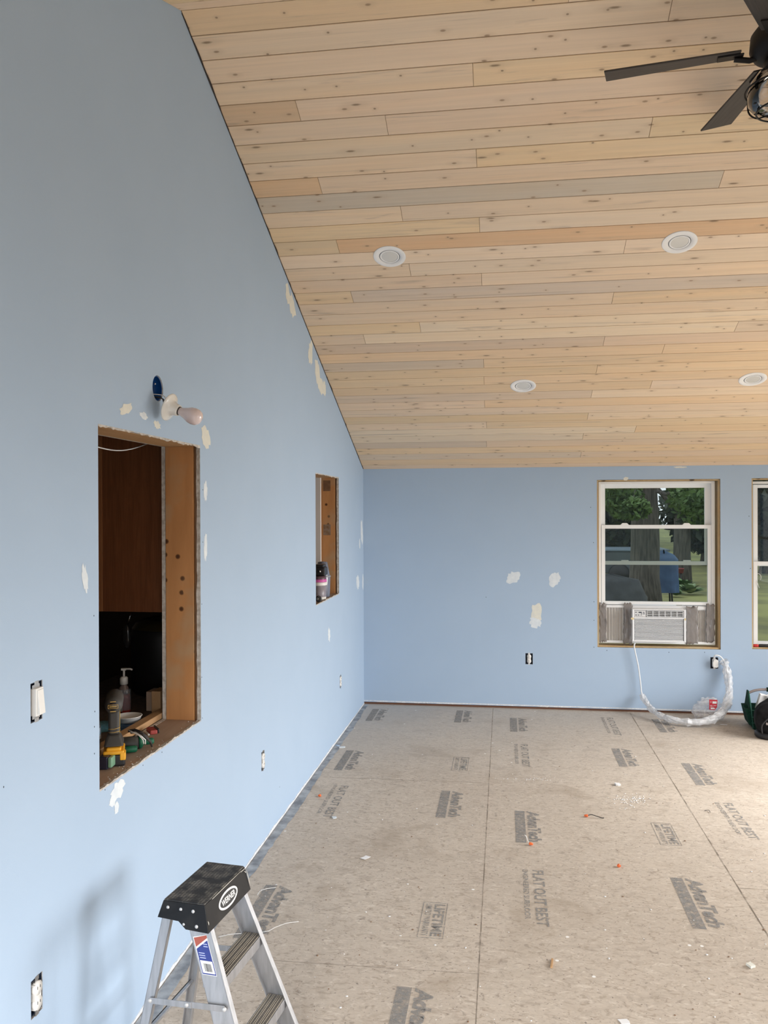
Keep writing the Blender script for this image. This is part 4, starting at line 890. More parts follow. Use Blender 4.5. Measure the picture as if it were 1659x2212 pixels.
# ------------------------------------------------------------------ ceiling fan
FX, FY, FZ = .965, 3.04, 3.300
fan = empty('ceiling_fan', (FX, FY, FZ), label='dark bronze ceiling fan with caged glass light, hanging from the ridge', cat='ceiling fan')
rz = RIDGE_Z-FZ
MB().lathe([(0, rz-.035), (.03, rz-.08), (.062, rz-.06), (.066, rz-.005-.025), (0, rz-.026)], 32).build('canopy', M['fan_dark'], fan)
MB().tube([(0, 0, .06), (0, 0, rz-.03)], .013, 16).build('downrod', M['fan_dark'], fan)
MB().lathe([(.02, .115), (.035, .11), (.06, .095), (.085, .075), (.108, .045), (.112, .0), (.100, -.025), (.075, -.04), (0, -.04)], 40).build('motor_housing', M['fan_dark'], fan)
blade0 = None
for k in range(5):
    th = math.radians(170-72*k)
    if blade0 is None:
        br = MB().hexa([(.085, -.018, -.036), (.17, -.034, -.026), (.17, .034, -.026), (.085, .018, -.036)], [(.085, -.018, -.028), (.17, -.034, -.020), (.17, .034, -.020), (.085, .018, -.028)])
        blade0 = MB().hexa([(.14, -.045, -.006), (.60, -.066, -.006), (.60, .066, -.006), (.14, .045, -.006)], [(.14, -.045, .001), (.60, -.066, .001), (.60, .066, .001), (.14, .045, .001)]).build('blade', M['blade'], fan, bevel=.002)
        arm = MB().tube([(.06, 0, -.020), (.11, 0, -.028), (.16, 0, -.016)], .010, 10).box((.13, -.030, -.0115), (.215, .030, -.0065)).build('blade_bracket', M['fan_dark'], blade0, bevel=.001)
        bl0 = blade0
    else: bl0 = copy_tree(blade0, fan)
    bl0.matrix_local = Matrix.Rotation(th, 4, 'Z') @ Matrix.Rotation(math.radians(-13), 4, 'X')
# light kit: fitter, glass jar, wire cage, filament bulb
MB().lathe([(0, -.0405), (.060, -.0405), (.068, -.052), (.060, -.068), (.035, -.075), (0, -.075)], 32).build('light_fitter', M['fan_dark'], fan)
MB().tube([(0, 0, -.075), (0, 0, -.112)], .018, 16).build('bulb_socket', M['fan_dark'], fan)
MB().lathe([(.055, -.070), (.088, -.088), (.110, -.118), (.119, -.150), (.117, -.185), (.100, -.207), (.075, -.213), (0, -.214)], 40).build('glass_shade', M['jar'], fan)
cg = MB()
def circ(r, z, tr=.0028): cg.tube([(r*math.cos(2*math.pi*i/36), r*math.sin(2*math.pi*i/36), z) for i in range(37)], tr, 8, False)
circ(.126, -.145, .0032); circ(.090, -.219, .0032)
for k in range(4):
    a = math.pi/2*k+.9; prof = [(.060, -.060), (.092, -.080), (.115, -.112), (.126, -.145), (.124, -.185), (.108, -.208), (.090, -.219)]
    cg.tube(smooth([(r*math.cos(a), r*math.sin(a), z) for r, z in prof], 3), .0030, 8)
    cg.tube([(.090*math.cos(a), .090*math.sin(a), -.219), (0, 0, -.222)], .0026, 8)
cg.build('wire_cage', M['fan_dark'], fan)
MB().lathe([(.012, -.112), (.014, -.120), (.030, -.145), (.034, -.163), (.030, -.182), (.018, -.194), (0, -.197)], 28).build('filament_bulb', M['jar'], fan)
fm = MB()
for k in range(4): a = math.pi/2*k; fm.tube([(.005*math.cos(a), .005*math.sin(a), -.122), (.013*math.cos(a), .013*math.sin(a), -.175)], .0012, 6)
fm.build('filament', nm('filament_amber', (.75, .50, .28), .4), fan)
# ------------------------------------------------------------------ step ladder
LD = empty('step_ladder', (-.872, 2.334, 0), (0, 0, math.radians(-7)), label='silver aluminium step ladder with black cap beside the left wall', cat='ladder')
# local x: front (steps) side, local y: away from the camera
CZ = .61; ch = .1275
# cap: hollow-looking moulded top
top = [(-.062, -ch), (.062, -ch), (.062, ch), (-.062, ch)]
MB().hexa([(-.0635, -ch-.0015, CZ-.004), (.0635, -ch-.0015, CZ-.004), (.0635, ch+.0015, CZ-.004), (-.0635, ch+.0015, CZ-.004)], [(x, y, CZ) for x, y in top]).build('cap_top', M['captop'], LD, bevel=.0015)
mb = MB()
zf, zr = .535, .562
# skirts: front, rear, two ends (ends have a stepped lower edge)
def slab(a, b, c, d, n, t=.003): n = Vector(n).normalized()*t; q = [Vector(v) for v in (a, b, c, d)]; mb.add(q+[v-n for v in q], [(0, 1, 2, 3), (7, 6, 5, 4), (0, 4, 5, 1), (1, 5, 6, 2), (2, 6, 7, 3), (3, 7, 4, 0)])
fx, rx_ = .080, -.077
yb0 = ch+.012
slab((fx, -yb0, zf), (fx, yb0, zf), (.064, ch+.002, CZ-.004), (.064, -ch-.002, CZ-.004), (1, 0, .2))
slab((rx_, yb0, zr), (rx_, -yb0, zr), (-.064, -ch-.002, CZ-.004), (-.064, ch+.002, CZ-.004), (-1, 0, .2))
for s in (-1, 1):
    y1 = s*(ch+.002); y0 = s*yb0
    poly = [(-.064, y1, CZ-.004), (.064, y1, CZ-.004), (fx, y0, zf), (.010, y0*.999, zf+.003), (-.012, y0*.997, zr-.004), (rx_, y0, zr)]
    q = [Vector(v) for v in poly]; N = Vector((0, -s*.003, 0)); n = len(q)
    mb.add(q+[v+N for v in q], [tuple(range(n)), tuple(range(2*n-1, n-1, -1))]+[(i, (i+1) % n, n+(i+1) % n, n+i) for i in range(n)])
mb.build('cap_skirt', M['cap'], LD, bevel=.0008)
for x, z in ((-.048, .589), (-.008, .588), (.030, .587), (.004, .551), (.043, .549)):
    yy = -(ch+.002)-(CZ-.004-z)/(CZ-.004-zf)*.010-.0003
    MB().lathe([(0, .002), (.004, .0016), (.0056, 0), (.0056, -.001)], 16, aim((x, yy, z), (0, -1, 0))).build('rivet', M['rivet'], LD)
    MB().lathe([(0, .002), (.004, .0016), (.0056, 0), (.0056, -.001)], 16, aim((x, -yy, z), (0, 1, 0))).build('rivet', M['rivet'], LD)
# logo on the front skirt
tilt = math.atan2(fx-.064, CZ-.004-zf); up_ = Vector((-math.sin(tilt), 0, math.cos(tilt))); rt = Vector((0, 1, 0)); nn = rt.cross(up_)
nn = Vector((math.cos(tilt), 0, math.sin(tilt)))
lo = Vector((.072, .0, .5705))+nn*.0003
ML = basis(lo, rt, up_, nn)
def ell(a, b, n=48): return [(a*math.cos(2*math.pi*i/n), b*math.sin(2*math.pi*i/n)) for i in range(n)]
MB().prism(ell(.060, .0235), 0, .0006, ML).build('logo_oval', M['logo_white'], LD)
MB().prism(ell(.052, .0175), .0006, .0010, ML).build('logo_field', M['logo_black'], LD)
text('logo_lettering', 'WERNER', .02, ML @ Matrix.Translation((-.042, -.0080, .0012)), M['logo_white'], LD, .0002, 0, 1.05, .0003, fit=(.084, .0165))
# white paint scuffs on the cap
sc_ = MB()
for a, b in (((.068, ch-.01, CZ-.012), (.070, ch-.002, CZ-.02)), ((.0695, ch+.002, CZ-.014), (.079, ch+.008, zf+.012)), ((.0655, ch-.03, CZ-.0065), (.0665, ch-.004, CZ-.0065)), ((.074, -ch-.004, .565), (.0765, -ch-.004, .555)), ((.066, -.09, CZ-.003), (.066, .1, CZ-.003))):
    a, b = Vector(a)+nn*.001, Vector(b)+nn*.001; sc_.tube([a, a.lerp(b, .5)+Vector((0, .0004, .0004)), b], [.0008, .0013, .0006], 5)
sc_.build('paint_scuff', nm('scuff', (.55, .52, .46), .8), LD)
# rails
LE = .366; SP = .115
def rail_pt(x0, s, z, ytop=.119): return Vector((x0+LE*(.545-z), s*(ytop+SP*(.545-z)), z))
for s in (-1, 1):
    mb = MB(); zt = .572; zb_ = .022
    def sec(z, prof): return [Vector((.006+LE*(.545-z)+u, s*(.119+SP*(.545-z))+s*v, z)) for u, v in prof]
    for prof in ([(0, 0), (.066, 0), (.066, -.002), (0, -.002)], [(.0635, 0), (.066, 0), (.066, -.020), (.0635, -.020)], [(0, 0), (.0025, 0), (.0025, -.016), (0, -.016)]):
        a, b = sec(zb_, prof), sec(zt, prof); mb.hexa(a, b)
    mb.build('front_rail', M['alu'], LD, bevel=.0006)
    MB().box((.006+LE*.523-.004, s*(.119+SP*.523)-.016, 0), (.006+LE*.523+.070, s*(.119+SP*.523)+.012, .024)).build('rubber_foot', M['black'], LD, bevel=.004)
    mb = MB(); LR = .19; SR = .09
    def secr(z, prof): return [Vector((-.070-LR*(.565-z)+u, s*(.122+SR*(.565-z))+s*v, z)) for u, v in prof]
    for prof in ([(0, 0), (.028, 0), (.028, -.002), (0, -.002)], [(.0258, 0), (.028, 0), (.028, -.016), (.0258, -.016)], [(0, 0), (.0022, 0), (.0022, -.016), (0, -.016)]):
        mb.hexa(secr(.022, prof), secr(.585, prof))
    mb.build('rear_leg', M['alu'], LD, bevel=.0005)
    MB().box((-.070-LR*.543-.004, s*(.122+SR*.543)-.014, 0), (-.070-LR*.543+.032, s*(.122+SR*.543)+.010, .024)).build('rubber_foot', M['black'], LD, bevel=.004)
    # spreader
    zs = .352; A0 = Vector((-.070-LR*(.565-zs)+.014, s*(.128+SR*(.565-zs)), zs-.022)); B0 = Vector((.006+LE*(.545-zs+.03)+.045, s*(.128+SP*(.545-zs)), zs-.010)); mid = A0.lerp(B0, .5)
    for p, q in ((A0, A0.lerp(B0, .56)), (A0.lerp(B0, .40), B0)):
        d = (q-p).normalized(); u2 = Vector((0, 0, 1))-d*d.z; u2.normalize(); w = .0085; o_ = Vector((0, s*(.002 if p == A0 else 0), 0))
        MB().hexa([p-u2*w+o_, q-u2*w+o_, q-u2*w+o_+Vector((0, .0018, 0)), p-u2*w+o_+Vector((0, .0018, 0))], [p+u2*w+o_, q+u2*w+o_, q+u2*w+o_+Vector((0, .0018, 0)), p+u2*w+o_+Vector((0, .0018, 0))]).build('spreader_bar', M['alu'], LD, bevel=.0005)
    for p in (A0, mid, B0): MB().lathe([(0, .0035), (.004, .003), (.006, .001), (.006, -.003)], 14, aim(p+Vector((0, s*.002, 0)), (0, s, 0))).build('rivet', M['rivet'], LD)
# rear cross brace
zq = .200; yq = .122+.09*(.565-zq)-.004; xq = -.070-.19*(.565-zq)
MB().box((xq+.004, -yq, zq), (xq+.008, yq, zq+.020)).box((xq+.004, -yq, zq+.017), (xq+.018, yq, zq+.020)).build('cross_brace', M['alu'], LD, bevel=.0005)
# treads
for z in (.405, .213, .030):
    xf = .006+LE*(.545-z)+.063; hy = .1165+SP*(.545-z)
    mb = MB().box((xf-.060, -hy, z-.003), (xf, hy, z)).box((xf-.002, -hy, z-.030), (xf+.0005, hy, z+.0005)).box((xf-.061, -hy, z-.024), (xf-.058, hy, z))
    tr = mb.build('tread', M['alu'], LD, bevel=.0004)
    MB().box((xf-.0585, -hy+.002, z+.0001), (xf-.003, hy-.002, z+.0016)).build('tread_surface', M['alu_dark'], tr)
    g = MB()
    for k in (0, .8, 2.2, 3, 4.6, 5.4, 6.4, 8): g.box((xf-.056+k*.0064, -hy+.003, z+.0017), (xf-.0553+k*.0064, hy-.003, z+.0028))
    g.build('tread_ridges', M['dust_line'], tr)
    for s in (-1, 1): MB().lathe([(0, .003), (.003, .0025), (.005, 0)], 12, aim((xf+.003, s*(hy-.006), z-.014), (1, 0, 0))).build('rivet', M['rivet'], tr)
# sticker on the near rail
def RP(u, z, out=.0004): return Vector((.006+LE*(.545-z)+u, -(.119+SP*(.545-z))-out, z))
def quadplate(nme, pts, m, out, par=LD, **k):
    q = [RP(u, z, out) for u, z in pts]; n = len(q); w = Vector((0, .0003, 0))
    return MB().add(q+[v+w for v in q], [tuple(range(n)), tuple(range(2*n-1, n-1, -1))]+[(i, (i+1) % n, n+(i+1) % n, n+i) for i in range(n)]).build(nme, m, par, **k)
st = quadplate('sticker', [(.006, .418), (.050, .418), (.050, .522), (.006, .512)], M['logo_white'], .0005, label='red, white and blue product sticker')
quadplate('sticker_red', [(.008, .487), (.050, .514), (.050, .521), (.008, .510)], M['label_red'], .0008, st)
quadplate('sticker_blue', [(.008, .454), (.0485, .454), (.0485, .508), (.008, .482)], M['label_blue'], .0008, st)
quadplate('sticker_blue', [(.0072, .4195), (.0492, .4195), (.0492, .4225), (.0072, .4225)], M['label_blue'], .0008, st)
quadplate('sticker_blue', [(.0072, .4225), (.0095, .4225), (.0095, .455), (.0072, .455)], M['label_blue'], .0008, st)
quadplate('sticker_blue', [(.0468, .4225), (.0492, .4225), (.0492, .455), (.0468, .455)], M['label_blue'], .0008, st)
rnd = random.Random(2); u = .018
while u < .040:
    w = rnd.choice((.0006, .0010, .0015)); quadplate('barcode_bar', [(u, .427), (u+w, .427), (u+w, .447), (u, .447)], M['logo_black'], .0009, st); u += w+rnd.choice((.0008, .0012))
for z in (.496, .490, .472, .466, .460):
    quadplate('print_line', [(.032 if z > .48 else .012, z), (.045 if z > .48 else .030, z), (.045 if z > .48 else .030, z+.0022), (.032 if z > .48 else .012, z+.0022)], nm('pale_print', (.45, .5, .75), .5), .0010, st)
# ------------------------------------------------------------------ tool bags at the right edge
q = PZ(1613, 1562)
tbg = empty('tool_tote', (q.x+.17, 6.80, 0), (0, 0, math.radians(-4)), label='open green canvas tool tote with tubular handle against the far wall', cat='tool bag')
bw_, bd_, bh_ = .19, .11, .20
mb = MB(); LO = [(-bw_*.88, -bd_, .004), (bw_*.95, -bd_, .004), (bw_*.95, bd_, .004), (-bw_*.88, bd_, .004)]; HI = [(-bw_, -bd_-.01, bh_*.80), (bw_, -bd_-.01, bh_*.80), (bw_, bd_+.01, bh_*.80), (-bw_, bd_+.01, bh_*.80)]
def inset(q, k=.006): return tuple(c-math.copysign(k, c) if i < 2 else c for i, c in enumerate(q))
for i in range(4):
    j = (i+1) % 4; mb.hexa([LO[i], LO[j], inset(LO[j]), inset(LO[i])], [HI[i], HI[j], inset(HI[j]), inset(HI[i])])
mb.box((-bw_*.87, -bd_+.002, .003), (bw_*.94, bd_-.002, .010)); mb.build('tote_body', M['green_fabric'], tbg)
# end panel rising to the handle
for s in (-1, 1):
    MB().hexa([(s*bw_-.006, -bd_, bh_*.7), (s*bw_+.004, -bd_, bh_*.7), (s*bw_+.004, bd_, bh_*.7), (s*bw_-.006, bd_, bh_*.7)], [(s*bw_-.006, -.02, bh_*1.42), (s*bw_+.004, -.02, bh_*1.42), (s*bw_+.004, .02, bh_*1.42), (s*bw_-.006, .02, bh_*1.42)]).build('end_panel', M['green_fabric'], tbg, bevel=.003)
hp = smooth([(-bw_, 0, bh_*1.30), (-bw_*.72, 0, bh_*1.42), (-bw_*.38, 0, bh_*1.47), (0, 0, bh_*1.47), (bw_*.6, 0, bh_*1.45), (bw_, 0, bh_*1.30)], 4)
MB().tube(hp, .0095, 12).build('tubular_handle', nm('grey_tube', (.30, .25, .24), .4, .3), tbg)
MB().tube([(-bw_*.28, 0, bh_*1.472), (bw_*.5, 0, bh_*1.462)], .017, 14).build('handle_grip', M['green_fabric'], tbg)
for i, (x, y, w, h) in enumerate(((-bw_-.018, -.06, .020, .155), (-bw_-.016, .01, .018, .17), (-bw_-.015, .07, .018, .16))):
    MB().hexa([(x+.012, y-.028, .03), (x+.030, y-.028, .03), (x+.030, y+.028, .03), (x+.012, y+.028, .03)], [(x-.018, y-.03, h), (x+.024, y-.03, h), (x+.024, y+.03, h), (x-.018, y+.03, h)]).build('side_pocket', M['green_fabric'], tbg, bevel=.004)
pm = nm('piping_green', (.02, .12, .08), .6)
MB().tube([(-bw_*.93, -bd_-.008, .01), (-bw_, -bd_-.014, bh_*.80), (-bw_, -bd_*.3-.012, bh_*1.35)], .0035, 8).tube([(-bw_, -bd_-.016, bh_*.52), (0, -bd_-.018, bh_*.47), (bw_*.8, -bd_-.016, bh_*.50)], .0035, 8).tube([(-bw_, -bd_-.016, bh_*.78), (0, -bd_-.018, bh_*.74), (bw_*.8, -bd_-.016, bh_*.78)], .0035, 8).tube([(-bw_, -bd_-.016, bh_*.30), (-.05, -bd_-.018, bh_*.26), (bw_*.8, -bd_-.016, bh_*.28)], .003, 8).build('piping', pm, tbg)
# tools poking out of the tote (things resting in it)
def intote(p): return tbg.matrix_local @ Vector(p)
bpy.context.view_layer.update()
TB = tbg.location
o = MB().box((-.035, -.02, -.05), (.035, .02, .075)).build('caulk_tube', M['paper'], bevel=.004, loc=TB+Vector((-.10, -.03, .19))); o.rotation_euler = (.1, .25, 0); tag(o, 'white box standing in the green tool tote', 'box')
o = MB().box((-.010, -.006, -.09), (.010, .006, .09)).build('white_ruler', M['paper'], loc=TB+Vector((-.045, -.07, .185)), bevel=.001); o.rotation_euler = (0, -.2, 0); tag(o, 'slim white stick leaning out of the green tool tote', 'ruler')
rl = empty('spirit_level', TB+Vector((.085, -.04, .235)), (0, math.radians(28), 0), label='red level lying across the green tool tote', cat='level')
MB().box((-.11, -.012, -.022), (.12, .012, .022)).build('level_body', nm('level_red', (.50, .045, .035), .4), rl, bevel=.002)
MB().box((-.122, -.014, -.025), (-.111, .014, .025)).build('end_cap', M['black'], rl, bevel=.004)
for i, (x, y, hh) in enumerate(((-.02, .02, .23), (.03, .05, .22), (.0, -.05, .20))):
    o = MB().tube([(0, 0, -.06), (0, 0, .03), (0, 0, .035)], [.011, .012, .008], 12).tube([(0, 0, -.12), (0, 0, -.061)], .004, 8).build('screwdriver', M['green'] if i != 1 else M['black'], loc=TB+Vector((x, y, hh-.03))); o.rotation_euler = (.12*(i-1), .15*(1-i), 0)
    tag(o, ('green screwdriver handle sticking out of the middle of the tote', 'black screwdriver handle at the back of the tote', 'green screwdriver handle at the front of the tote')[i], 'screwdriver')
# black backpack / bag in front
q = PZ(1660, 1592)
bk_ = empty('black_tool_bag', (q.x+.055, q.y+.01, 0), (0, 0, .3), label='round black tool bag slumped on the floor in front of the tote', cat='tool bag')
rnd = random.Random(9); n = 28; m_ = 14; vs = []; fs = []
for j in range(m_+1):
    v = j/m_; ph = math.pi*(v-.5)
    for i in range(n):
        a = 2*math.pi*i/n; r = .165*math.cos(ph)**.55 if 0 < j < m_ else .001; r *= 1+.05*math.sin(3*a+4*v)+.03*math.sin(7*a-3*v)
        vs.append((r*math.cos(a), r*math.sin(a)*.78, .140+.134*math.sin(ph)*(1+.06*math.sin(2*a))+.004+(.02*math.cos(a-.5) if j > 9 else 0)))
for j in range(m_):
    for i in range(n): fs.append((j*n+i, j*n+(i+1) % n, (j+1)*n+(i+1) % n, (j+1)*n+i))
MB().add(vs, fs, True).build('bag_body', M['black_rough'], bk_)
MB().tube(smooth([(-.15, -.06, .05), (-.165, -.085, .12), (-.11, -.12, .19), (-.02, -.12, .23)], 6), .005, 8).build('strap', nm('strap_grey', (.03, .03, .032), .8), bk_)
MB().box((-.10, -.150, .060), (.06, -.146, .072)).build('reflective_tab', M['paper'], bk_, bevel=.001)
MB().tube(smooth([(-.12, -.03, .10), (-.10, -.12, .155), (0, -.142, .17), (.08, -.13, .16)], 6), .004, 8).build('zip', nm('zip_grey', (.09, .09, .10), .4, .5), bk_)
MB().ball((-.125, -.085, .125), (.012, .006, .012), 8).build('buckle', nm('buckle_grey', (.35, .30, .28), .5), bk_)
MB().lathe([(0, 0), (.145, 0), (.155, .012), (.155, .035), (.145, .045), (0, .045)], 32, Matrix.Diagonal((1, .8, 1, 1))).build('base_pad', M['black'], bk_)
# ------------------------------------------------------------------ floor litter
def wirenut(px, py, label, seed, wire=None):
    p = PZ(px, py, .008); rnd = random.Random(seed); a = rnd.uniform(0, 6.28); e = empty('wire_nut', (p.x, p.y, .0008), (0, 0, a), label=label, cat='wire connector')
    MB().lathe([(0, 0), (.0062, 0), (.0070, .004), (.0062, .014), (.0035, .020), (0, .021)], 14, aim((0, 0, .0072), (1, 0, .0))).box((.002, -.0090, .004), (.008, .0090, .010)).build('nut_body', M['orange'], e)
    if wire:
        mt, pts = wire; MB().tube(smooth([Vector((0, 0, .009))]+[Vector(q) for q in pts], 4), .0020, 6).build('wire_stub', M[mt], e)
    return e
e = wirenut(1270, 1762, 'orange wire connector with a black wire stub on the open floor', 1); e.rotation_euler = (0, 0, math.pi)
MB().tube(smooth([(0, 0, .009), (-.02, 0, .014), (-.045, .008, .010), (-.075, .012, .003), (-.085, .010, .003)], 4), .0022, 6).build('wire_stub', M['wire_black'], e)
e = wirenut(1143, 1822, 'orange wire connector with a white wire stub on a printed stamp', 2)
MB().tube(smooth([(0, 0, .009), (-.012, .012, .020), (-.02, .02, .032), (-.028, .018, .040)], 4), .0018, 6).build('wire_stub', M['wire_white'], e)
wirenut(1337, 1871, 'small orange wire connector alone on the right side of the floor', 3)
wirenut(690, 1719, 'orange wire connector lying close to the left wall', 4)
def scrap(name, px, py, w, l, rot, m, label, cat, h=.004, seed=0):
    p = PZ(px, py, 0); rnd = random.Random(seed); q = []
    for x, y in ((-w, -l), (0, -l*1.1), (w, -l), (w*1.1, 0), (w, l), (0, l*.9), (-w, l), (-w*.9, 0)): q.append((x/2*rnd.uniform(.8, 1.15), y/2*rnd.uniform(.85, 1.1)))
    o = MB().prism(q, 0, h).build(name, M[m], loc=(p.x, p.y, .0012)); o.rotation_euler = (rnd.uniform(-.05, .0), 0, rot); return tag(o, label, cat)
scrap('paper_scrap', 1348, 2208, .032, .03, .2, 'paper', 'white paper scrap at the bottom edge of the floor', 'scrap', .002, 1)
scrap('plaster_piece', 1621, 2088, .020, .026, .5, 'putty_cream', 'angular white plaster piece near the right edge of the floor', 'scrap', .009, 2)
scrap('plaster_piece', 1334, 1696, .030, .030, .1, 'paper', 'crumbly white plaster lump in the middle of the floor', 'scrap', .010, 3)
scrap('plaster_piece', 738, 1615, .042, .030, .3, 'putty', 'white plaster chip at the left wall edge, farther one', 'scrap', .005, 4)
scrap('plaster_piece', 728, 1611, .020, .034, .9, 'wall', 'pale blue painted plaster chip beside the white chip', 'scrap', .004, 5)
scrap('paper_scrap', 790, 1853, .030, .045, -.5, 'paper', 'flat whitish paper scrap between the ladder and the middle seam', 'scrap', .001, 6)
scrap('plaster_piece', 1518, 1561.5, .055, .022, .05, 'paper', 'small white scrap on the floor beside the plastic sleeve', 'scrap', .002, 7)
scrap('plaster_piece', 722, 1767, .022, .03, .4, 'putty', 'small white chip below the stamped lettering near the left wall', 'scrap', .004, 8)
scrap('plaster_piece', 1563, 1566, .05, .02, -.1, 'paper', 'thin white scrap on the floor left of the tote', 'scrap', .002, 9)
p = PZ(1192, 2083, 0); tag(MB().box((-.004, -.030, 0), (.004, .030, .006)).build('wood_splinter', M['stud_light'], loc=(p.x, p.y, .001), bevel=.001), 'short pale wood splinter on the near floor', 'wood splinter').rotation_euler = (0, 0, -.12)
def fwire(pxs, m, label, r=.0016):
    pts = smooth([PZ(x, y, .004+z) for x, y, z in pxs], 5); tag(MB().tube(pts, r, 6).build('wire_offcut', M[m]), label, 'wire')
fwire([(556, 1934, .0), (562, 1925, .015), (575, 1920, .02), (596, 1917, .0)], 'wire_white', 'short curved white wire above the first stamp by the ladder', .0013)
fwire([(472, 2024, 0), (500, 2018, .005), (530, 2016, .0), (575, 2012, .004), (595, 2003, .01), (620, 1994, .01), (645, 1991, 0)], 'wire_white', 'long wavy white wire lying behind the ladder', .0013)
fwire([(1522, 1751, 0), (1531, 1750, .002), (1534, 1755, 0)], 'wire_black', 'tiny hooked black wire on the right side of the floor')
rnd = random.Random(21); mb = MB(); md_ = MB()
for i in range(330):
    px, py = rnd.uniform(520, 1659), 1530+680*rnd.random()**1.1; p = PZ(px, py)
    if p.x < XL+.03 or p.y > YF-.05: continue
    r = rnd.choice((.0010, .0014, .0018, .003)); (mb if rnd.random() < .62 else md_).ball((p.x, p.y, .001+r*.25), (r*rnd.uniform(.8, 2), r*rnd.uniform(.8, 2), r*.4), 3)
for i in range(90):
    p = PZ(1360+rnd.gauss(0, 20), 1728+rnd.gauss(0, 7)); r = rnd.uniform(.0015, .004); mb.ball((p.x, p.y, .001+r*.2), (r*1.6, r, r*.4), 3)
for i in range(50):
    p = PZ(1160+rnd.gauss(0, 30)-20, 1684+rnd.gauss(0, 3)); r = rnd.uniform(.001, .003); mb.ball((p.x, p.y, .001+r*.2), (r*2, r, r*.3), 3)
tag(mb.build('plaster_flecks', M['paper']), 'white plaster flecks scattered over the bare subfloor', 'debris', kind='stuff')
tag(md_.build('wood_flecks', M['gap']), 'dark wood crumbs scattered over the bare subfloor', 'debris', kind='stuff')
# ------------------------------------------------------------------ outside
GZ = -.50
M['grass'] = nm('lawn', (.34, .33, .12), .95, col2=(.17, .17, .08), scale=.9, detail=6)
MB().box((-40, YF+.16, GZ-.2), (60, 120, GZ)).build('ground', M['grass'], kind='structure')
M['bark'] = nm('bark', (.13, .115, .10), .95, col2=(.05, .042, .035), scale=6, stretch=(4, 4, .5), bump=.8, bscale=20)
def leafmat(name, c1, c2):
    m = nm(name, c1, .6, col2=c2, scale=2.0, detail=3); b = m.node_tree.nodes['Principled BSDF']; b.inputs['Subsurface Weight'].default_value = 0; return m
LM = [leafmat('leaf_dark', (.010, .018, .008), (.025, .040, .016)), leafmat('leaf_mid', (.045, .09, .02), (.11, .19, .04)), leafmat('leaf_bright', (.10, .22, .03), (.18, .30, .06))]
nrnd = np.random.default_rng(5)
def leaves(name, centers, n, size, m, parent, shape=(1, 1, .7)):
    """n leaf blades spread round the cluster centres: (x, y, z, r)"""
    C = np.array(centers); idx = nrnd.integers(0, len(C), n); d = nrnd.normal(size=(n, 3)); d /= np.linalg.norm(d, axis=1)[:, None]; r = nrnd.random(n)**.45
    c = C[idx, :3]+d*(r*C[idx, 3])[:, None]*np.array(shape)
    a = nrnd.normal(size=(n, 3)); a /= np.linalg.norm(a, axis=1)[:, None]; b = np.cross(a, nrnd.normal(size=(n, 3))); b /= np.linalg.norm(b, axis=1)[:, None]
    s = size*(.6+.8*nrnd.random(n))[:, None]
    V = np.stack([c-a*s, c+b*s*.45, c+a*s, c-b*s*.45], 1).reshape(-1, 3)
    me = bpy.data.meshes.new(name); me.vertices.add(4*n); me.vertices.foreach_set('co', V.ravel()); me.loops.add(4*n); me.loops.foreach_set('vertex_index', np.arange(4*n, dtype=np.int32))
    me.polygons.add(n); me.polygons.foreach_set('loop_start', np.arange(0, 4*n, 4, dtype=np.int32)); me.polygons.foreach_set('loop_total', np.full(n, 4, dtype=np.int32)); me.update(); me.validate()
    me.materials.append(m); o = bpy.data.objects.new(name, me); COL.objects.link(o); o.parent = parent; return o
def tree(pxb, Y, r0, r1, h, label, crown, nleaf, size, lm, branches=(), lean=0, group='trees beyond the windows'):
    x = PF(pxb, 1200, Y).x; e = empty('tree', (x, Y, GZ), label=label, cat='tree', group=None)
    pts = [(lean*t*h+.06*math.sin(t*7), 0, t*h) for t in [i/10 for i in range(11)]]; rs = [r0*1.35]+[r0+(r1-r0)*i/10 for i in range(1, 11)]
    MB().tube([(p[0], p[1], p[2]-.1 if i == 0 else p[2]) for i, p in enumerate(pts)], rs, 16).build('trunk', M['bark'], e)
    if branches:
        mb = MB()
        for bpts, br in branches: mb.tube(smooth(bpts, 3), br, 8)
        mb.build('branch', M['bark'], e)
    if nleaf: leaves('foliage', crown, nleaf, size, lm, e)
    return e
def rel(px, py, Y, e0): p = PF(px, py, Y); return (p.x-e0[0], p.y-e0[1], p.z-GZ)
# big maple in front: trunk base px 1392
x0 = PF(1388, 1200, 19).x
def cr(pxs, Y, xb, Yb): return [(PF(px, py, Y+dy).x-xb, Y-Yb+dy, PF(px, py, Y+dy).z-GZ, r) for px, py, dy, r in pxs]
tree(1388, 19, .34, .20, 7, 'thick grey maple trunk outside the left window', cr([(1335, 1068, -2, .5), (1372, 1098, -3, .30), (1352, 1100, -2, .32), (1508, 1080, -2, .6), (1520, 1105, -2, .5), (1505, 1060, -1, .6), (1475, 1052, -1, .28)], 19, x0, 19), 5200, .065, LM[1],
     [([(0, 0, 3.6), rel(1370, 1075, 18.6, (x0, 19)), rel(1300, 1095, 18, (x0, 19))], .07), ([(0, 0, 3.2), rel(1445, 1085, 18.8, (x0, 19)), rel(1515, 1112, 18.5, (x0, 19))], .05), ([(0, 0, 3.9), rel(1420, 1062, 18.6, (x0, 19)), rel(1480, 1050, 18, (x0, 19))], .04)])
x0 = PF(1468, 1200, 25).x
tree(1470, 25, .25, .19, 9, 'straight dark tree trunk right of the blue covered grill', cr([(1502, 1090, 0, .85), (1510, 1060, 0, .9), (1520, 1120, 0, .8)], 25, x0, 25), 1800, .16, LM[0])
x0 = PF(1345, 1200, 30).x
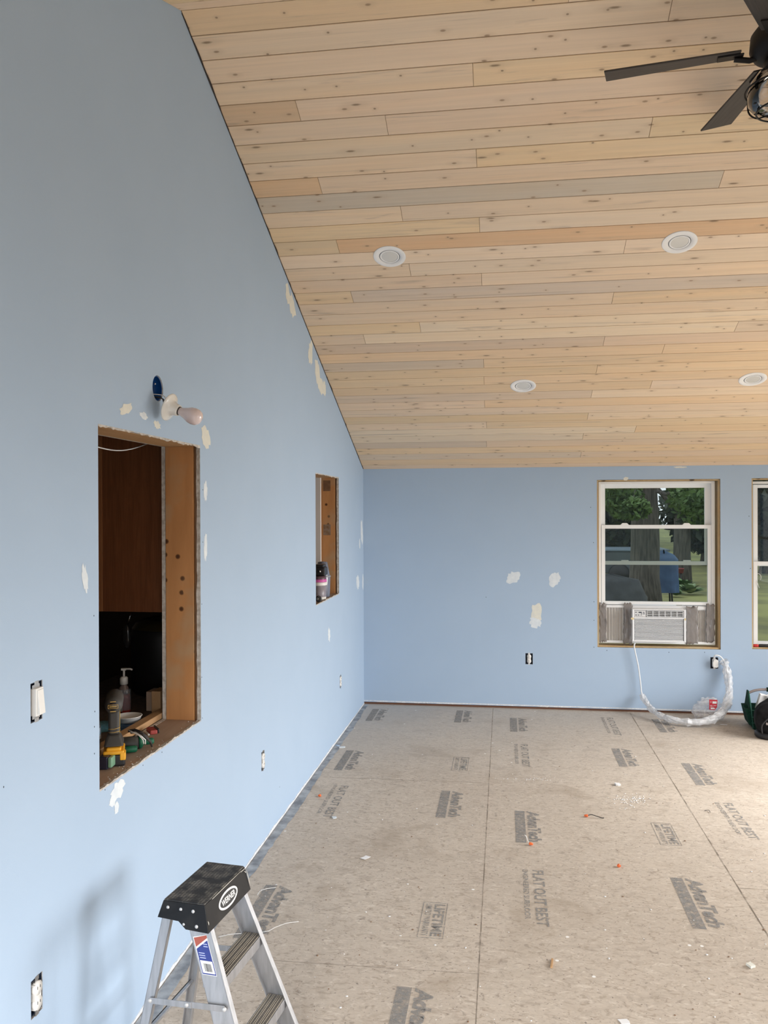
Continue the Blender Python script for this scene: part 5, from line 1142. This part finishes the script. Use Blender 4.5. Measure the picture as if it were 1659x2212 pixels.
tree(1345, 30, .30, .2, 9, 'dark leafy tree at the left of the yard view', cr([(1320, 1080, 0, 1.6), (1350, 1130, 0, 1.2), (1320, 1150, 0, 1.0), (1365, 1150, 0, .7), (1300, 1110, 1, 1.6)], 30, x0, 30), 4200, .2, LM[0])
x0 = PF(1530, 1200, 34).x
tree(1530, 34, .25, .18, 10, 'dark leafy tree behind the right side of the left window', cr([(1530, 1070, 0, 1.6), (1520, 1100, 0, 1.8), (1505, 1150, 0, 1.0), (1540, 1160, 0, 1.0), (1560, 1100, 0, 1.8), (1484, 1130, 0, .6)], 34, x0, 34), 5200, .22, LM[0])
x0 = PF(1660, 1200, 30).x
tree(1665, 30, .3, .2, 10, 'dark green tree filling the top of the right hand window', cr([(1640, 1080, 0, 1.6), (1660, 1130, 0, 1.6), (1690, 1090, 0, 2.0), (1640, 1170, 0, .9), (1700, 1160, 0, 1.5), (1740, 1110, 0, 2)], 30, x0, 30), 5200, .2, LM[0])
# deep woods: row of wide dense trees far away
woods = [(1222, .9), (1280, .9), (1336, .8), (1508, .8), (1562, .9), (1620, .9), (1680, .9), (1745, .9)]
for k, (px, s) in enumerate(woods):
    Y = 52+5*(k % 2); xx = PF(px, 1200, Y).x
    c = [(nrnd.normal()*.4, nrnd.normal()*.3, 1.2+i*.6, 1.1*s) for i in range(22)]
    lb = ('distant dense tree, leftmost of the wood beyond the yard', 'distant dense tree behind the dark leafy one on the left', 'distant dense tree just left of the bright gap of sky', 'distant dense tree just right of the bright gap of sky',
          'distant dense tree at the right side of the left window', 'distant dense tree between the two windows', 'distant dense tree behind the right hand window', 'distant dense tree, rightmost of the wood beyond the yard')[k]
    e = empty('distant_tree', (xx, Y, GZ), label=lb, cat='tree', group='distant trees of the wood')
    MB().tube([(0, 0, -.1), (0, 0, 13)], [.35, .2], 10).build('trunk', M['bark'], e); leaves('foliage', c, 4200, .30, LM[0], e)
# leafy undergrowth along the wood edge
ug = empty('hedge', (PF(1480, 1200, 46).x, 46, GZ), label='low dark undergrowth along the edge of the wood', cat='hedge')
leaves('foliage', [(x, nrnd.normal()*.5, .5+abs(nrnd.normal())*.3, .7) for x in np.arange(-12, 14, .8) if abs(x+1.49) > 1.0], 9000, .22, LM[0], ug)
# low dark shed / trailer on the left
a = PF(1296, 1188, 26); b = PF(1432, 1240, 26)
sh = empty('trailer', ((a.x+b.x)/2, 26, GZ), label='low blue grey trailer parked behind the maple trunk', cat='trailer'); hw = (b.x-a.x)/2
MB().box((-hw, -.8, .30), (hw, .8, a.z-GZ)).build('trailer_body', nm('trailer_paint', (.10, .12, .14), .5, col2=(.07, .08, .09), scale=2), sh, bevel=.04)
MB().box((-hw-.05, -.85, a.z-GZ), (hw+.05, .85, a.z-GZ+.06)).build('trailer_roof', nm('trailer_roof_blue', (.16, .20, .27), .5), sh, bevel=.02)
for sx in (-.5, .4): MB().lathe([(0, -.1), (.28, -.1), (.30, -.05), (.30, .05), (.28, .1), (0, .1)], 24, aim((sx*hw, -.82, .30), (0, 1, 0))).build('wheel', M['black'], sh)
# dark covered mound
a = PF(1300, 1238, 16); mx_ = PF(1330, 1300, 16)
md = empty('covered_woodpile', (mx_.x-.1, 16, GZ), label='dark grey covered pile at the lower left of the yard view', cat='woodpile'); rnd = random.Random(4); vs = []; fs = []; n = 20; m_ = 8
for j in range(m_+1):
    v = j/m_
    for i in range(n): t = 2*math.pi*i/n; r = (1-.35*v*v)*(1 if j < m_ else .01); vs.append((r*.72*math.cos(t)*rnd.uniform(.96, 1.04), r*.6*math.sin(t), v**.8*(a.z-GZ)*rnd.uniform(.97, 1.0)))
for j in range(m_):
    for i in range(n): fs.append((j*n+i, j*n+(i+1) % n, (j+1)*n+(i+1) % n, (j+1)*n+i))
MB().add(vs, fs, True).build('dark_cover', nm('dark_cover', (.055, .060, .065), .7, col2=(.03, .032, .035), scale=5, bump=.5), md)
# blue covered grill
a = PF(1434, 1192, 20); gb = empty('covered_grill', (a.x, 20, GZ), label='grill under a draped blue cover on the lawn', cat='grill cover'); rnd = random.Random(6); vs = []; fs = []; n = 40; m_ = 12; hgt = a.z-GZ
for j in range(m_+1):
    v = j/m_
    for i in range(n):
        t = 2*math.pi*i/n; fold = .05*(1-v)*math.sin(9*t+v*3)+.02*math.sin(17*t); w = (.30+.03*(1-v))*(1 if v < .86 else (1-.5*(v-.86)/.14)) if j < m_ else .02
        vs.append((w*(1+fold)*math.copysign(abs(math.cos(t))**.7, math.cos(t)), w*.9*(1+fold)*math.copysign(abs(math.sin(t))**.7, math.sin(t)), .28+v*(hgt-.28)+(.05*math.sin(t) if v > .8 else 0)))
for j in range(m_):
    for i in range(n): fs.append((j*n+i, j*n+(i+1) % n, (j+1)*n+(i+1) % n, (j+1)*n+i))
MB().add(vs, fs, True).build('blue_cover', nm('blue_tarp', (.06, .12, .25), .6, col2=(.04, .08, .18), scale=4, bump=.6, bscale=9), gb)
mb = MB()
for sx in (-.16, .16):
    for sy in (-.14, .14): mb.tube([(sx, sy, 0), (sx*.9, sy*.9, .4)], .02, 8)
mb.build('grill_leg', M['black'], gb)
# hostas and a red flower pot
for k, (px, py, s, lb) in enumerate(((1472, 1270, .60, 'leafy hosta clump right of the blue covered grill'), (1490, 1279, .52, 'pale edged hosta clump in front, farthest right'), (1460, 1284, .30, 'small low hosta clump at the foot of the grill'))):
    y = (CAM.z-GZ)*F_/(py-1101); x = PF(px, 1200, y).x; e = empty('hosta', (x, y, GZ), label=lb, cat='plant', group='hosta clumps on the lawn'); vs = []; fs = []
    rnd = random.Random(30+k)
    for i in range(70):
        a = rnd.uniform(0, 6.28); el_ = rnd.uniform(.35, 1.3); L_ = s*rnd.uniform(.6, 1.0); w = L_*.20; d = Vector((math.cos(a), math.sin(a), 0)); sd = Vector((-d.y, d.x, 0)); b0 = len(vs)
        for q in range(5):
            t = q/4; c = d*(L_*t*math.cos(el_)*1.0)+Vector((0, 0, L_*(t*math.sin(el_)-.55*t*t*math.sin(el_)*.8)+.05)); ww = w*math.sin(math.pi*min(.97, .15+t*.85)); vs += [c+sd*ww, c-sd*ww]
        for q in range(4): fs.append((b0+2*q, b0+2*q+1, b0+2*q+3, b0+2*q+2))
    MB().add(vs, fs, True).build('leaves', leafmat('hosta_leaf_%d' % k, (.10, .20, .06), (.42, .48, .30) if k == 1 else (.20, .30, .12)), e)
y = 24; p = PF(1471, 1237, y); e = empty('flower_pot', (p.x, y, GZ), label='red flower pot on a stand beside the dark tree trunk', cat='flower pot')
MB().lathe([(0, .42), (.06, .42), (.08, .53), (.085, .53), (.085, .56), (0, .56)], 20).build('pot', nm('pot_red', (.25, .05, .05), .6), e)
MB().tube([(0, 0, 0), (0, 0, .42)], .02, 8).build('stand', M['black'], e)
